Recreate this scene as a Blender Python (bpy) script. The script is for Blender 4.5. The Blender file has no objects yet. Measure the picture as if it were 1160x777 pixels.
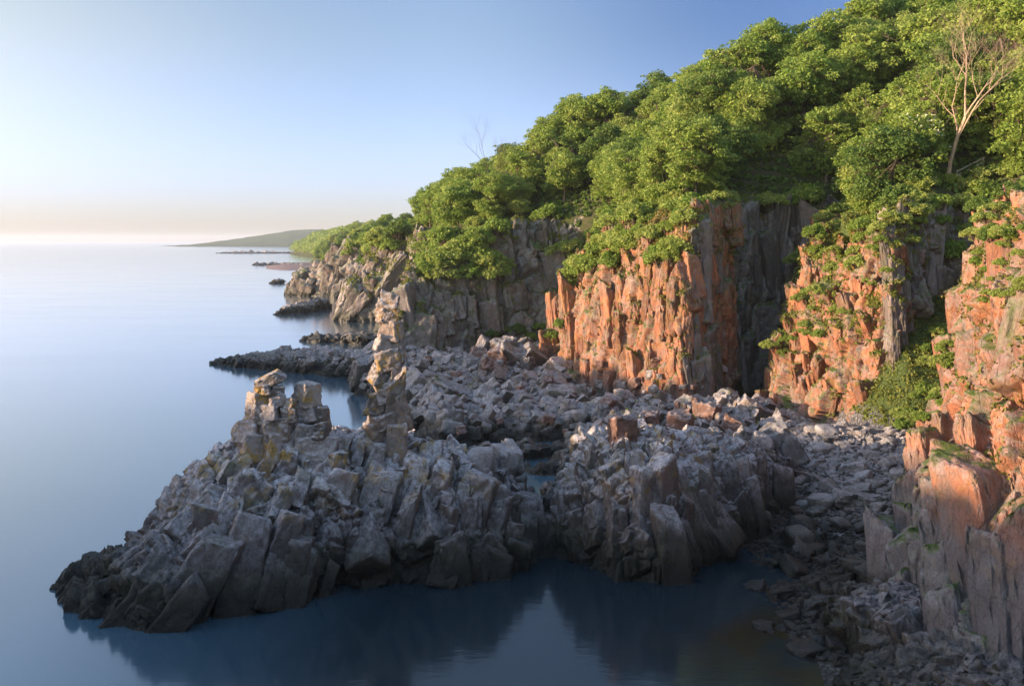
import bpy, math, random, numpy as np
from mathutils import Vector, Matrix, Euler
from mathutils.bvhtree import BVHTree

# ------------------------------------------------------------------ frame
S = bpy.context.scene
COL = S.collection
F, HC, HZ = 1114.0, 20.0, 273.0       # focal length in photo pixels, eye height, horizon row
def X_(px, Y): return (px - 580.0) / F * Y
def Yw(py, z=0.0): return (HC - z) * F / (py - HZ)
def PXY(x, y, z): return (580 + F * x / y, HZ + (HC - z) * F / y)
SUN_AZ = math.radians(14)             # sun stands to the left, a bit behind the eye
SUN_EL = math.radians(7.0)
TO_SUN = Vector((-math.cos(SUN_AZ) * math.cos(SUN_EL), -math.sin(SUN_AZ) * math.cos(SUN_EL), math.sin(SUN_EL)))

# ------------------------------------------------------------------ numpy noise
def _h(ix, iy, iz, s):
    n = (ix.astype(np.int64) * 73856093) ^ (iy.astype(np.int64) * 19349663) ^ (iz.astype(np.int64) * 83492791) ^ (s * 2654435761)
    n &= 0xffffffff
    n = ((n ^ (n >> 16)) * 0x45d9f3b) & 0xffffffff
    n = ((n ^ (n >> 16)) * 0x45d9f3b) & 0xffffffff
    n = n ^ (n >> 16)
    return (n & 0xffffff).astype(np.float32) / float(0xffffff)
def vnoise(P, s=0):
    I = np.floor(P).astype(np.int64); f = (P - I).astype(np.float32); f = f * f * (3 - 2 * f)
    r = 0
    for dx in (0, 1):
        for dy in (0, 1):
            for dz in (0, 1):
                w = (f[:, 0] if dx else 1 - f[:, 0]) * (f[:, 1] if dy else 1 - f[:, 1]) * (f[:, 2] if dz else 1 - f[:, 2])
                r = r + w * _h(I[:, 0] + dx, I[:, 1] + dy, I[:, 2] + dz, s)
    return r * 2 - 1
def fbm(P, o=4, s=0):
    r = 0; a = 1; t = 0
    for k in range(o):
        r = r + a * vnoise(P * (2.03 ** k) + 17.3 * k, s + k); t += a; a *= .5
    return r / t
def fracture(P, size, R, seed, off=1.0, tilt=.8, crack=.5, cw=.09):
    """blocky jointing: each cell of a jittered, stretched lattice is pushed and tilted as one block"""
    Rm = np.array(R, dtype=np.float32)
    Q = (P @ Rm.T) / np.array(size, dtype=np.float32)
    I = np.floor(Q).astype(np.int64)
    n = len(P)
    d1 = np.full(n, 9., np.float32); d2 = d1.copy(); val = np.zeros(n, np.float32)
    for dx in (-1, 0, 1):
        for dy in (-1, 0, 1):
            for dz in (-1, 0, 1):
                a, b, c = I[:, 0] + dx, I[:, 1] + dy, I[:, 2] + dz
                j = .8
                ex = Q[:, 0] - (a + .5 + j * (_h(a, b, c, seed) - .5))
                ey = Q[:, 1] - (b + .5 + j * (_h(a, b, c, seed + 1) - .5))
                ez = Q[:, 2] - (c + .5 + j * (_h(a, b, c, seed + 2) - .5))
                d = np.sqrt(ex * ex + ey * ey + ez * ez)
                v = off * (_h(a, b, c, seed + 3) * 2 - 1) + tilt * (ex * (_h(a, b, c, seed + 4) * 2 - 1) + ey * (_h(a, b, c, seed + 5) * 2 - 1) + ez * (_h(a, b, c, seed + 6) * 2 - 1)) * 2
                m = d < d1
                d2 = np.where(m, d1, np.minimum(d2, d))
                val = np.where(m, v, val); d1 = np.where(m, d, d1)
    e = d2 - d1
    return val - crack * np.clip(1 - e / cw, 0, 1)

# ------------------------------------------------------------------ nodes
class NT:
    def __init__(s, name, disp=False):
        s.m = bpy.data.materials.new(name); s.m.use_nodes = True
        s.t = s.m.node_tree; s.t.nodes.clear()
        s.out = s.t.nodes.new('ShaderNodeOutputMaterial')
    def n(s, typ, **kw):
        o = s.t.nodes.new('ShaderNode' + typ)
        for k, v in kw.items():
            if isinstance(k, str) and hasattr(o, k): setattr(o, k, v)
        return o
    def l(s, a, b): s.t.links.new(a, b)
    def setin(s, sock, v):
        if hasattr(v, 'is_output') or isinstance(v, bpy.types.NodeSocket): s.l(v, sock)
        else: sock.default_value = v
    def math(s, op, a, b=0., c=0., clamp=False):
        o = s.n('Math', operation=op, use_clamp=clamp)
        for i, v in enumerate((a, b, c)): s.setin(o.inputs[i], v)
        return o.outputs[0]
    def noise(s, vec, scale, detail=5, rough=.6, dist=0.):
        o = s.n('TexNoise'); s.setin(o.inputs['Vector'], vec)
        o.inputs['Scale'].default_value = scale; o.inputs['Detail'].default_value = detail
        o.inputs['Roughness'].default_value = rough; o.inputs['Distortion'].default_value = dist
        return o.outputs['Fac']
    def voro(s, vec, scale, feat='DISTANCE_TO_EDGE', out='Distance', rnd=1.):
        o = s.n('TexVoronoi', feature=feat); s.setin(o.inputs['Vector'], vec)
        o.inputs['Scale'].default_value = scale; o.inputs['Randomness'].default_value = rnd
        return o.outputs[out]
    def ramp(s, v, a, b, lo=0., hi=1.):
        o = s.n('MapRange'); o.clamp = True; s.setin(o.inputs[0], v)
        for i, q in enumerate((a, b, lo, hi)): o.inputs[i + 1].default_value = q
        return o.outputs[0]
    def mix(s, f, a, b):
        o = s.n('Mix', data_type='RGBA')
        s.setin(o.inputs[0], f)
        for i, v in ((6, a), (7, b)):
            if isinstance(v, tuple): o.inputs[i].default_value = (*v, 1)
            else: s.l(v, o.inputs[i])
        return o.outputs[2]
    def pos(s, scale=(1, 1, 1), rot=(0, 0, 0), obj=False):
        if obj: g = s.n('TexCoord').outputs['Object']
        else: g = s.n('NewGeometry').outputs['Position']
        m = s.n('Mapping'); s.l(g, m.inputs[0]); m.inputs['Scale'].default_value = scale; m.inputs['Rotation'].default_value = rot
        return m.outputs[0]
    def bump(s, h, strength, dist, nrm=None):
        o = s.n('Bump'); o.inputs['Strength'].default_value = strength; o.inputs['Distance'].default_value = dist
        s.l(h, o.inputs['Height'])
        if nrm is not None: s.l(nrm, o.inputs['Normal'])
        return o.outputs[0]
    def bsdf(s, col, rough=.85, nrm=None, spec=.3):
        b = s.n('BsdfPrincipled'); s.setin(b.inputs['Base Color'], (*col, 1) if isinstance(col, tuple) else col)
        s.setin(b.inputs['Roughness'], rough); b.inputs['Specular IOR Level'].default_value = spec
        if nrm is not None: s.l(nrm, b.inputs['Normal'])
        s.l(b.outputs[0], s.out.inputs[0]); return b

def rock_mat(name, grey, tint, red, redamt=.3, white=.5, yellow=.3, green=.2, crackscale=1.2, wet=True, vert=.5, moss=0.0, obj=False, greyz=None, dark=0.):
    t = NT(name)
    p = t.pos(obj=obj); pw = t.pos()
    pv = t.pos(scale=(1, 1, vert), rot=(.15, -.2, 0), obj=obj)
    geo = t.n('NewGeometry'); sn = t.n('SeparateXYZ'); t.l(geo.outputs['Normal'], sn.inputs[0]); up = sn.outputs[2]
    sp = t.n('SeparateXYZ'); t.l(geo.outputs['Position'], sp.inputs[0]); z = sp.outputs[2]
    n1 = t.noise(p, .35, 5, .6); n2 = t.noise(p, 1.6, 6, .7); n3 = t.noise(p, 7., 5, .75); n4 = t.noise(pw, .12, 3, .5)
    c = t.mix(t.ramp(n2, .35, .65), grey, tint)
    c = t.mix(t.math('MULTIPLY', t.ramp(n1, .5 - redamt * .5 + .05, .72 - redamt * .5 + .05), min(1, redamt * 2)), c, red)
    cellc = t.voro(pv, crackscale, 'F1', 'Color'); sc = t.n('SeparateColor'); t.l(cellc, sc.inputs[0])
    c = t.mix(t.ramp(sc.outputs[0], .2, 1, 0, .45), c, tuple(min(1, v * 1.7) for v in grey))
    c = t.mix(t.ramp(sc.outputs[1], .5, 1, 0, .55), c, tuple(v * .5 for v in tint))
    at = t.n('Attribute'); at.attribute_name = 'tone'     # every block weathers a little differently
    c = t.mix(t.ramp(at.outputs['Fac'], .5, 1., 0, .8), c, tuple(v * .38 for v in grey))
    c = t.mix(t.ramp(at.outputs['Fac'], .5, .0001, 0, .7), c, tuple(min(1, v * 1.55) for v in grey))
    if greyz:
        gp = t.ramp(t.noise(p, .45, 5, .7), .46, .60, 0, .7); c = t.mix(gp, c, (.20, .15, .135))      # greyer, weathered panels
        pvv = t.pos(scale=(1, 1, .12)); c = t.mix(t.ramp(t.noise(pvv, 1.1, 5, .7), .55, .68, 0, .6), c, (.10, .07, .06))
    if greyz:   # rock turns grey towards its foot
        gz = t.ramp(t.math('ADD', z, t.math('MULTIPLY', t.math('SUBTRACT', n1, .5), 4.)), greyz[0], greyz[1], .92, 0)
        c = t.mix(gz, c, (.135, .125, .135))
    # crystalline speckle and pale crustose lichen that grows on the tops
    wl = t.math('MULTIPLY', t.ramp(up, .05, .55), t.ramp(t.noise(p, 2.6, 7, .75), .36, .56))
    c = t.mix(t.math('MULTIPLY', wl, white), c, (.60, .56, .60))
    wl2 = t.ramp(t.noise(p, 5.5, 6, .8), .62, .70)
    c = t.mix(t.math('MULTIPLY', wl2, white * .7), c, (.5, .47, .46))
    if yellow > 0:
        yl = t.math('MULTIPLY', t.ramp(t.noise(p, .8, 6, .75), .53, .62), t.ramp(z, 3, 7))
        c = t.mix(t.math('MULTIPLY', yl, yellow), c, (.42, .25, .05))
    if green > 0:
        gl = t.math('MULTIPLY', t.ramp(t.noise(p, .55, 5, .7), .5, .65), green)
        c = t.mix(gl, c, (.10, .13, .03))
    if moss > 0:
        mo = t.math('MULTIPLY', t.ramp(up, .25, .7), t.ramp(t.noise(p, .5, 5, .7), .5 - moss * .2, .62 - moss * .2))
        c = t.mix(mo, c, (.075, .11, .02))
    if dark:    # black lichen and spray zone above the water
        dz = t.ramp(t.math('ADD', z, t.math('MULTIPLY', t.math('SUBTRACT', n2, .5), 5.)), 1.5, 6.8, dark, 0)
        c = t.mix(dz, c, (.036, .031, .032))
    c = t.mix(t.ramp(t.voro(pv, crackscale * 1.1), .03, .004, 0, .28), c, (.02, .017, .016))
    c = t.mix(t.ramp(n3, .5, .72, 0, .4), c, (.03, .027, .026))
    rough = t.ramp(n3, .3, .8, .7, .95)
    if wet:
        zz = t.math('ADD', z, t.math('MULTIPLY', t.math('SUBTRACT', n1, .5), 2.4))
        alg = t.ramp(zz, 3.0, .7, 0, .6)
        c = t.mix(t.math('MULTIPLY', alg, t.ramp(n2, .35, .6)), c, (.085, .095, .035))
        dk = t.ramp(zz, 2.2, .9, 0, .93)
        c = t.mix(dk, c, (.012, .011, .009))
        rough = t.math('SUBTRACT', rough, t.math('MULTIPLY', dk, .45))
    # relief too fine for the mesh
    warp = t.n('VectorMath', operation='MULTIPLY_ADD')
    nc = t.n('TexNoise'); t.l(pv, nc.inputs['Vector']); nc.inputs['Scale'].default_value = 1.5
    t.l(nc.outputs['Color'], warp.inputs[0]); warp.inputs[1].default_value = (.8, .8, .8); t.l(pv, warp.inputs[2])
    e1 = t.ramp(t.voro(warp.outputs[0], crackscale * 1.1), 0, .03)
    e2 = t.ramp(t.voro(warp.outputs[0], crackscale * 3.7), 0, .10)
    f2 = t.voro(warp.outputs[0], crackscale * 3.7, 'F1', 'Distance')
    h = t.math('ADD', t.math('MULTIPLY', e1, .35), t.math('MULTIPLY', e2, .12))
    h = t.math('ADD', h, t.math('MULTIPLY', f2, .45))
    h = t.math('ADD', h, t.math('MULTIPLY', t.noise(p, 3., 9, .72), 1.3))
    nr = t.bump(h, .85, .13)
    t.bsdf(c, rough, nr, .35)
    return t.m

def leaf_mat(name, c1, c2, c3, trans=.45, rough=.6):
    t = NT(name)
    oi = t.n('ObjectInfo'); at = t.n('Attribute'); at.attribute_name = 'tone'
    c = t.mix(t.math('MULTIPLY', oi.outputs['Random'], 1.), c1, c2)
    c = t.mix(t.math('MULTIPLY', at.outputs['Fac'], .75), c, c3)
    d = t.n('BsdfPrincipled'); t.l(c, d.inputs['Base Color']); d.inputs['Roughness'].default_value = rough; d.inputs['Specular IOR Level'].default_value = .25
    tr = t.n('BsdfTranslucent'); t.l(c, tr.inputs[0])
    mx = t.n('MixShader'); mx.inputs[0].default_value = trans
    t.l(d.outputs[0], mx.inputs[1]); t.l(tr.outputs[0], mx.inputs[2]); t.l(mx.outputs[0], t.out.inputs[0])
    return t.m
def bark_mat(name, c1, c2):
    t = NT(name); p = t.pos(scale=(1, 1, .2), obj=True)
    n = t.noise(p, 6, 6, .7)
    t.bsdf(t.mix(t.ramp(n, .35, .65), c1, c2), .9, t.bump(n, .6, .05)); return t.m

M_fore = rock_mat('granite_foreshore', (.20, .172, .172), (.08, .068, .069), (.30, .175, .125), .30, 1., .8, .3, 1.1, vert=.55, dark=.9)
M_mid = rock_mat('granite_shore', (.15, .13, .128), (.07, .06, .06), (.24, .13, .095), .34, .6, .4, .25, 1.3, vert=.7)
M_red = rock_mat('granite_red', (.28, .112, .062), (.15, .075, .05), (.33, .125, .066), .45, .28, .3, .25, 1.0, vert=.22, moss=.5, greyz=(1.5, 4.5))
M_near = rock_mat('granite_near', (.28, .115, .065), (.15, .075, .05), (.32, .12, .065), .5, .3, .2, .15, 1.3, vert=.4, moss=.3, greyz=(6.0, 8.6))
M_dark = rock_mat('granite_cove', (.18, .155, .155), (.105, .09, .092), (.21, .14, .11), .30, .4, .1, .35, .7, vert=.25, moss=.5)
M_head = rock_mat('granite_headland', (.14, .125, .13), (.075, .066, .07), (.24, .165, .15), .35, .5, .25, .3, .5, vert=.5, moss=.3)
M_bould = rock_mat('boulder_stone', (.27, .25, .255), (.13, .12, .125), (.30, .21, .18), .25, .35, 0, .12, 1.5, vert=1, obj=False)

# ------------------------------------------------------------------ objects
def tag(o, label=None, cat=None, group=None, kind=None):
    if label: o['label'] = label
    if cat: o['category'] = cat
    if group: o['group'] = group
    if kind: o['kind'] = kind
    return o
def link(name, me, mat, parent=None):
    me.name = name
    o = bpy.data.objects.new(name, me); COL.objects.link(o)
    if mat is not None:
        me.materials.clear()
        for mm in (mat if isinstance(mat, (list, tuple)) else [mat]): me.materials.append(mm)
    if parent is not None: o.parent = parent
    return o
def empty(name, loc):
    o = bpy.data.objects.new(name, None); COL.objects.link(o); o.location = loc; o.empty_display_size = .5; return o
def mesh_np(verts, faces):
    """faces: (n,k) int array"""
    verts = np.asarray(verts, np.float32); faces = np.asarray(faces, np.int32)
    me = bpy.data.meshes.new('m'); n, k = faces.shape
    me.vertices.add(len(verts)); me.vertices.foreach_set('co', verts.ravel())
    me.loops.add(n * k); me.loops.foreach_set('vertex_index', faces.ravel())
    me.polygons.add(n); me.polygons.foreach_set('loop_start', np.arange(0, n * k, k, dtype=np.int32))
    me.polygons.foreach_set('loop_total', np.full(n, k, np.int32))
    me.update(calc_edges=True); me.validate(); return me
def getco(me):
    a = np.empty(len(me.vertices) * 3, np.float32); me.vertices.foreach_get('co', a); return a.reshape(-1, 3)
def getno(me):
    a = np.empty(len(me.vertices) * 3, np.float32); me.vertices.foreach_get('normal', a); return a.reshape(-1, 3)
def smooth(me, on=True): me.polygons.foreach_set('use_smooth', np.full(len(me.polygons), on)); me.update()

def remesh(parts, voxel):
    """parts: list of (verts, faces as lists); closed solids -> one even skin"""
    vs, fs, o = [], [], 0
    for v, f in parts:
        vs += [tuple(p) for p in v]; fs += [tuple(i + o for i in q) for q in f]; o += len(v)
    me = bpy.data.meshes.new('tmp'); me.from_pydata(vs, [], fs)
    ob = bpy.data.objects.new('tmp', me); COL.objects.link(ob)
    md = ob.modifiers.new('r', 'REMESH'); md.mode = 'VOXEL'; md.voxel_size = voxel; md.adaptivity = 0
    dg = bpy.context.evaluated_depsgraph_get(); dg.update()
    r = bpy.data.meshes.new_from_object(ob.evaluated_get(dg))
    bpy.data.objects.remove(ob); bpy.data.meshes.remove(me); return r

def sweep(secs):
    """secs: list of cross-sections (each the same number of 3-D points, closed loops) -> solid"""
    k = len(secs[0]); v = [p for s in secs for p in s]; f = []
    for i in range(len(secs) - 1):
        for j in range(k):
            a, b = i * k + j, i * k + (j + 1) % k
            f.append((a, b, b + k, a + k))
    f.append(tuple(range(k))[::-1]); f.append(tuple((len(secs) - 1) * k + j for j in range(k)))
    return v, f

_ico = {}
def ico(sub):
    if sub not in _ico:
        import bmesh
        bm = bmesh.new(); bmesh.ops.create_icosphere(bm, subdivisions=sub, radius=1)
        v = np.array([x.co[:] for x in bm.verts], np.float32); f = np.array([[q.index for q in x.verts] for x in bm.faces], np.int32)
        bm.free(); _ico[sub] = (v, f)
    return _ico[sub]
def stone(rng, size, sub=3, nplanes=11, sharp=14, boxy=.6):
    """a chiselled convex rock: soft intersection of half spaces"""
    d, f = ico(sub)
    pl = []
    for ax in ((1, 0, 0), (0, 1, 0), (0, 0, 1)):
        for s in (1, -1):
            n = Vector(ax) * s + Vector((rng.uniform(-1, 1), rng.uniform(-1, 1), rng.uniform(-1, 1))) * (.35 * (1.2 - boxy))
            n.normalize(); pl.append((*n, rng.uniform(.72, .95)))
    for _ in range(nplanes):
        n = Vector((rng.gauss(0, 1), rng.gauss(0, 1), rng.gauss(0, 1))).normalized(); pl.append((*n, rng.uniform(.85, 1.15)))
    pl = np.array(pl, np.float32)
    q = np.clip(d @ pl[:, :3].T, 1e-3, None) / pl[:, 3]       # 1/r per plane
    r = 1 / (np.sum(q ** sharp, 1) ** (1 / sharp))
    return d * r[:, None] * np.array(size, np.float32), f
def placed(v, f, loc, rot):
    Rm = np.array(Euler(rot).to_matrix(), np.float32)
    return v @ Rm.T + np.array(loc, np.float32), f

def joints(me, R, octs, seed, rough=.06, vmask=None):
    P = getco(me).copy(); N = getno(me).copy()
    d = 0
    for i, (size, amp) in enumerate(octs):
        w = P + .25 * min(size) * np.stack([fbm(P / (min(size) * 1.3), 2, seed + 50 + 3 * i + k) for k in range(3)], 1)
        d = d + amp * fracture(w, size, R, seed + 11 * i, 1, .9, .7 if i else .9)
    d = d + rough * fbm(P * 1.7, 4, seed + 99)
    P2 = P + N * d[:, None]
    me.vertices.foreach_set('co', P2.astype(np.float32).ravel()); me.update(); smooth(me)
    return me

def rock(name, parts, voxel, R, octs, seed, mat, rough=.06, chip=None):
    me = remesh([p for p in parts if p[0] != 'B'], voxel); joints(me, R, octs, seed, rough)
    me = join_blocks(me, [p for p in parts if p[0] == 'B'], chip if chip is not None else max(.09, voxel * .75), seed)
    return link(name, me, mat)

def hexa(rr, sz, j=.13):
    """a joint block: six slightly skewed faces, crisp edges"""
    tap = rr.uniform(.75, 1.0); sl = (rr.uniform(-.2, .2), rr.uniform(-.2, .2)); v = []
    for x in (-1, 1):
        for y in (-1, 1):
            for z in (-1, 1):
                k = tap if z > 0 else 1
                v.append(((x * k + rr.uniform(-j, j)) * sz[0], (y * k + rr.uniform(-j, j)) * sz[1], (z + rr.uniform(-j, j) * .6 + (x * sl[0] + y * sl[1] if z > 0 else 0)) * sz[2]))
    return np.array(v, np.float32), np.array([(0, 1, 3, 2), (4, 6, 7, 5), (0, 4, 5, 1), (2, 3, 7, 6), (0, 2, 6, 4), (1, 5, 7, 3)])
_cg = {}
def cube_grid(n):
    if n not in _cg:
        g = np.linspace(-1, 1, n); g = np.sign(g) * np.abs(g) ** .8; a, b = np.meshgrid(g, g); a = a.ravel(); b = b.ravel(); o = np.ones_like(a)
        vs, fs = [], []
        i, j = np.meshgrid(np.arange(n - 1), np.arange(n - 1)); k = (j * n + i).ravel(); q = np.stack([k, k + 1, k + n + 1, k + n], 1)
        for m, (f, flip) in enumerate([((o, a, b), 0), ((-o, a, b), 1), ((a, o, b), 1), ((a, -o, b), 0), ((a, b, o), 0), ((a, b, -o), 1)]):
            vs.append(np.stack(f, 1)); fs.append((q[:, ::-1] if flip else q) + m * n * n)
        _cg[n] = (np.vstack(vs).astype(np.float32), np.vstack(fs))
    return _cg[n]
def crisp(rr, sz, loc, rot_, cell=.16, j=.13, rough=1.):
    n = int(max(4, min(17, 2 * max(sz) / cell))); G, f = cube_grid(n); h8, _ = hexa(rr, (1, 1, 1), j)
    cnt = (np.abs(G) > .985).sum(1); G2 = G * (1 - .05 * np.clip(cnt - 1, 0, 2))[:, None]
    w = [(1 + sx * G2[:, 0]) * (1 + sy * G2[:, 1]) * (1 + sz_ * G2[:, 2]) / 8 for sx in (-1, 1) for sy in (-1, 1) for sz_ in (-1, 1)]
    P = sum(w_[:, None] * h8[i] for i, w_ in enumerate(w)) * np.array(sz, np.float32)
    Rm = np.array(Euler(rot_).to_matrix(), np.float32); P = P @ Rm.T + np.array(loc, np.float32)
    m = min(sz)
    P = P + rough * (m * .07 * np.stack([fbm(P * (1.0 / m) + 9 * k, 2, 7 + k) for k in range(3)], 1) + min(m, .6) * .07 * np.stack([fbm(P * (3.5 / m) + 5 * k, 2, 17 + k) for k in range(3)], 1))
    return ('B', P.astype(np.float32), f)
def join_blocks(me, blocks, chip=None, seed=0):
    if chip and blocks:      # the blocks themselves are split by finer joints
        A = np.vstack([b[1] for b in blocks]); R_ = rot(.3, .4, .3); o = 0
        d = chip * fracture(A, (chip * 5.5, chip * 4.5, chip * 8), R_, seed + 5, 1, .8, .9, .12) + chip * .45 * fracture(A, (chip * 2.4, chip * 2., chip * 3.4), R_, seed + 6, 1, .8, .7, .12)
        A = A + d[:, None] * np.array((-.45, -.75, .45), np.float32); nb = []
        for b in blocks: nb.append(('B', A[o:o + len(b[1])], b[2])); o += len(b[1])
        blocks = nb
    P = getco(me).copy(); F4 = [tuple(p.vertices) for p in me.polygons]
    F4 = np.array([q if len(q) == 4 else q + (q[-1],) for q in F4], np.int32) if F4 else np.zeros((0, 4), np.int32)
    vs, fs, o = [P], [F4], len(P)
    for _, v, f in blocks: vs.append(v); fs.append(f + o); o += len(v)
    tr_ = np.random.default_rng(seed + 3); tn = [np.full(len(F4), .5)] + [np.full(len(b[2]), tr_.random()) for b in blocks]
    bpy.data.meshes.remove(me); m2 = mesh_np(np.vstack(vs), np.vstack(fs)); smooth(m2)
    tn = np.concatenate(tn).astype(np.float32)
    if len(tn) == len(m2.polygons): m2.attributes.new('tone', 'FLOAT', 'FACE').data.foreach_set('value', tn)
    return m2
def surface_blocks(rng, secs, n, size, lean, jitter=.35, inset=.25, vmin=0, zmin=-.5, skip_last=2, flat=1.0, zmax=1e9, cell=.16):
    """big joint blocks set into the skin of a sweep"""
    out = []; k = len(secs[0])
    for _ in range(n):
        for _try in range(20):
            i = rng.randrange(len(secs) - 1); j = rng.randrange(k - skip_last)
            a, b, c, d = (Vector(secs[i][j]), Vector(secs[i][j + 1]), Vector(secs[i + 1][j + 1]), Vector(secs[i + 1][j]))
            u, v = rng.random(), rng.random()
            p = (a * (1 - u) + b * u) * (1 - v) + (d * (1 - u) + c * u) * v
            if zmin < p.z < zmax: break
        hmax = max(q[2] for q in secs[i]); s = min(rng.uniform(*size), .25 + .42 * hmax); sz = (s * rng.uniform(.45, .9), s * rng.uniform(.45, .8), s * rng.uniform(.8, 1.5) * flat); ztop = max(q[2] for q in secs[i]); p = Vector((p.x, p.y, min(p.z, ztop - 1.05 * sz[2] - .1 * s)))
        cen = Vector(((a.x + c.x) / 2, (a.y + c.y) / 2, -1.))
        ln = lean(p) if callable(lean) else lean
        jj = jitter if rng.random() > .08 else jitter * 2.5
        rot = tuple(l + rng.gauss(0, jj) for l in ln[:2]) + (rng.gauss(0, jj * 1.3) + ln[2],)
        ins = inset * s * rng.uniform(.35, 1.35)      # set back into the face by varying amounts
        out.append(crisp(rng, sz, tuple(p + Vector((.25 * ins, .45 * ins, -.7 * ins))), rot, cell))
    return out
def L(v, f): return [tuple(map(float, q)) for q in v], [tuple(map(int, q)) for q in f]
def refine(secs, n=4):
    """Catmull-free linear resampling of a sweep, for block placing and softer turns"""
    out = []
    for a, b in zip(secs[:-1], secs[1:]):
        for i in range(n):
            t = i / n; out.append([tuple(Vector(p).lerp(Vector(q), t)) for p, q in zip(a, b)])
    out.append(secs[-1]); return out

rng = random.Random(7)
rot = lambda a, b, c: Euler((a, b, c)).to_matrix()
R_lean = rot(.25, .45, .3)
R_vert = rot(.06, -.08, .35)

# ------------------------------------------------------------------ land above the cliffs
# brow line from near to far: x, y, height of the brow, rise of the wooded slope behind it
BROW = [(34, -60, 20, 8), (30, -10, 20, 9), (28, 25, 21, 10), (31, 45, 21.5, 12), (35, 60, 22, 13), (45, 72, 22, 13), (47, 84, 21, 14), (50, 93, 23, 26),
        (46, 99, 24, 28), (38, 95, 22.5, 28), (35.5, 99, 20.5, 28), (37, 109, 20.5, 28), (42, 125, 23, 30), (28, 123, 23.5, 29), (20.5, 109, 22, 26),
        (14.5, 122, 20.5, 26), (14, 140, 22, 25), (15, 163, 23.5, 23), (2, 170, 22.5, 21), (-8, 167, 18.5, 23), (-17, 162, 13, 24), (-15, 180, 16, 21),
        (-14, 205, 20, 18), (-22, 235, 21, 15), (-29, 245, 20, 11), (-36, 251, 16, 7), (-38, 270, 17, 7), (-44, 310, 18, 8), (-54, 352, 19, 8), (-66, 362, 15, 6),
        (-68, 385, 12, 7), (-72, 440, 8, 11), (-105, 600, 5, 19), (-150, 760, 4, 22), (-172, 850, 3, 24), (-190, 1000, 3, 24), (-250, 1250, 3, 26), (-335, 1500, 3, 24), (-330, 1700, 3, 20)]
_B = np.array(BROW, np.float64)
_POLY = np.vstack([_B[:, :2], [[900, 1700], [900, -60]]])
def brow_query(x, y):
    x = np.atleast_1d(np.asarray(x, float)); y = np.atleast_1d(np.asarray(y, float))
    best = np.full(x.shape, 1e9); zb = np.zeros(x.shape); rb = np.zeros(x.shape)
    for a, b in zip(_B[:-1], _B[1:]):
        dx, dy = b[0] - a[0], b[1] - a[1]; t = np.clip(((x - a[0]) * dx + (y - a[1]) * dy) / (dx * dx + dy * dy), 0, 1)
        d = np.hypot(x - a[0] - t * dx, y - a[1] - t * dy); m = d < best
        best = np.where(m, d, best); zb = np.where(m, a[2] + t * (b[2] - a[2]), zb); rb = np.where(m, a[3] + t * (b[3] - a[3]), rb)
    ins = np.zeros(x.shape, bool); n = len(_POLY)
    for i in range(n):
        x1, y1 = _POLY[i]; x2, y2 = _POLY[(i + 1) % n]
        if y1 == y2: continue
        c = ((y1 > y) != (y2 > y)) & (x < (x2 - x1) * (y - y1) / (y2 - y1) + x1); ins ^= c
    return np.where(ins, best, -best), zb, rb
def hill(x, y):
    d, zb, rb = brow_query(x, y)
    P = np.stack([np.atleast_1d(x) / 14., np.atleast_1d(y) / 14., np.zeros_like(d)], 1)
    n = fbm(P, 3, 5)
    up = zb + rb * (1 - np.exp(-np.maximum(d, 0) / 26)) + .05 * np.minimum(np.maximum(d, 0), 60) + n * np.clip(d / 8, 0, 1) * 1.6
    dn = zb + d * 9
    return np.where(d > 0, up, np.maximum(dn, -3))

def grid_mesh(xs, ys, fn):
    gx, gy = np.meshgrid(xs, ys); z = fn(gx.ravel(), gy.ravel())
    v = np.stack([gx.ravel(), gy.ravel(), z], 1)
    nx, ny = len(xs), len(ys); i, j = np.meshgrid(np.arange(nx - 1), np.arange(ny - 1)); a = (j * nx + i).ravel()
    return mesh_np(v, np.stack([a, a + 1, a + nx + 1, a + nx], 1))
def soil_material():
    t = NT('woodland_soil'); p = t.pos(); n = t.noise(p, .6, 6, .7); n2 = t.noise(p, 4, 6, .7)
    c = t.mix(t.ramp(n, .4, .6), (.045, .06, .016), (.085, .07, .04)); c = t.mix(t.ramp(n2, .45, .7), c, (.03, .045, .012))
    t.bsdf(c, .95, t.bump(n2, .8, .15)); return t.m
M_soil = soil_material()
me = grid_mesh(np.arange(-90, 180, 1.5), np.arange(-60, 480, 1.5), lambda x, y: hill(x, y)); smooth(me)
hillside = tag(link('hillside', me, M_soil), 'wooded hillside rising behind the cliffs', kind='structure')
me = grid_mesh(np.arange(-450, 620, 10.), np.arange(478.5, 1760, 10.), lambda x, y: hill(x, y)); smooth(me)
tag(link('coast_terrain', me, M_soil), 'low wooded coast running away beyond the headlands', kind='structure')

# ------------------------------------------------------------------ cliffs (front foot, brow, back)
def cliff_secs(pts, back=(5, 3), zfoot=-2., bulge=.45):
    """pts: (foot x, foot y, brow x, brow y, brow z)"""
    out = []
    for fx, fy, tx, ty, tz in pts:
        m = .5; mx, my = fx + (tx - fx) * bulge * .5, fy + (ty - fy) * bulge * .5
        kx, ky = tx + back[0], ty + back[1]
        out.append([(fx, fy, zfoot), (mx, my, tz * .5), (fx + (tx - fx) * .75, fy + (ty - fy) * .75, tz * .88), (tx, ty, tz), (kx, ky, tz + 2.), (kx, ky, zfoot)])
    return out

CL = {}
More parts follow.
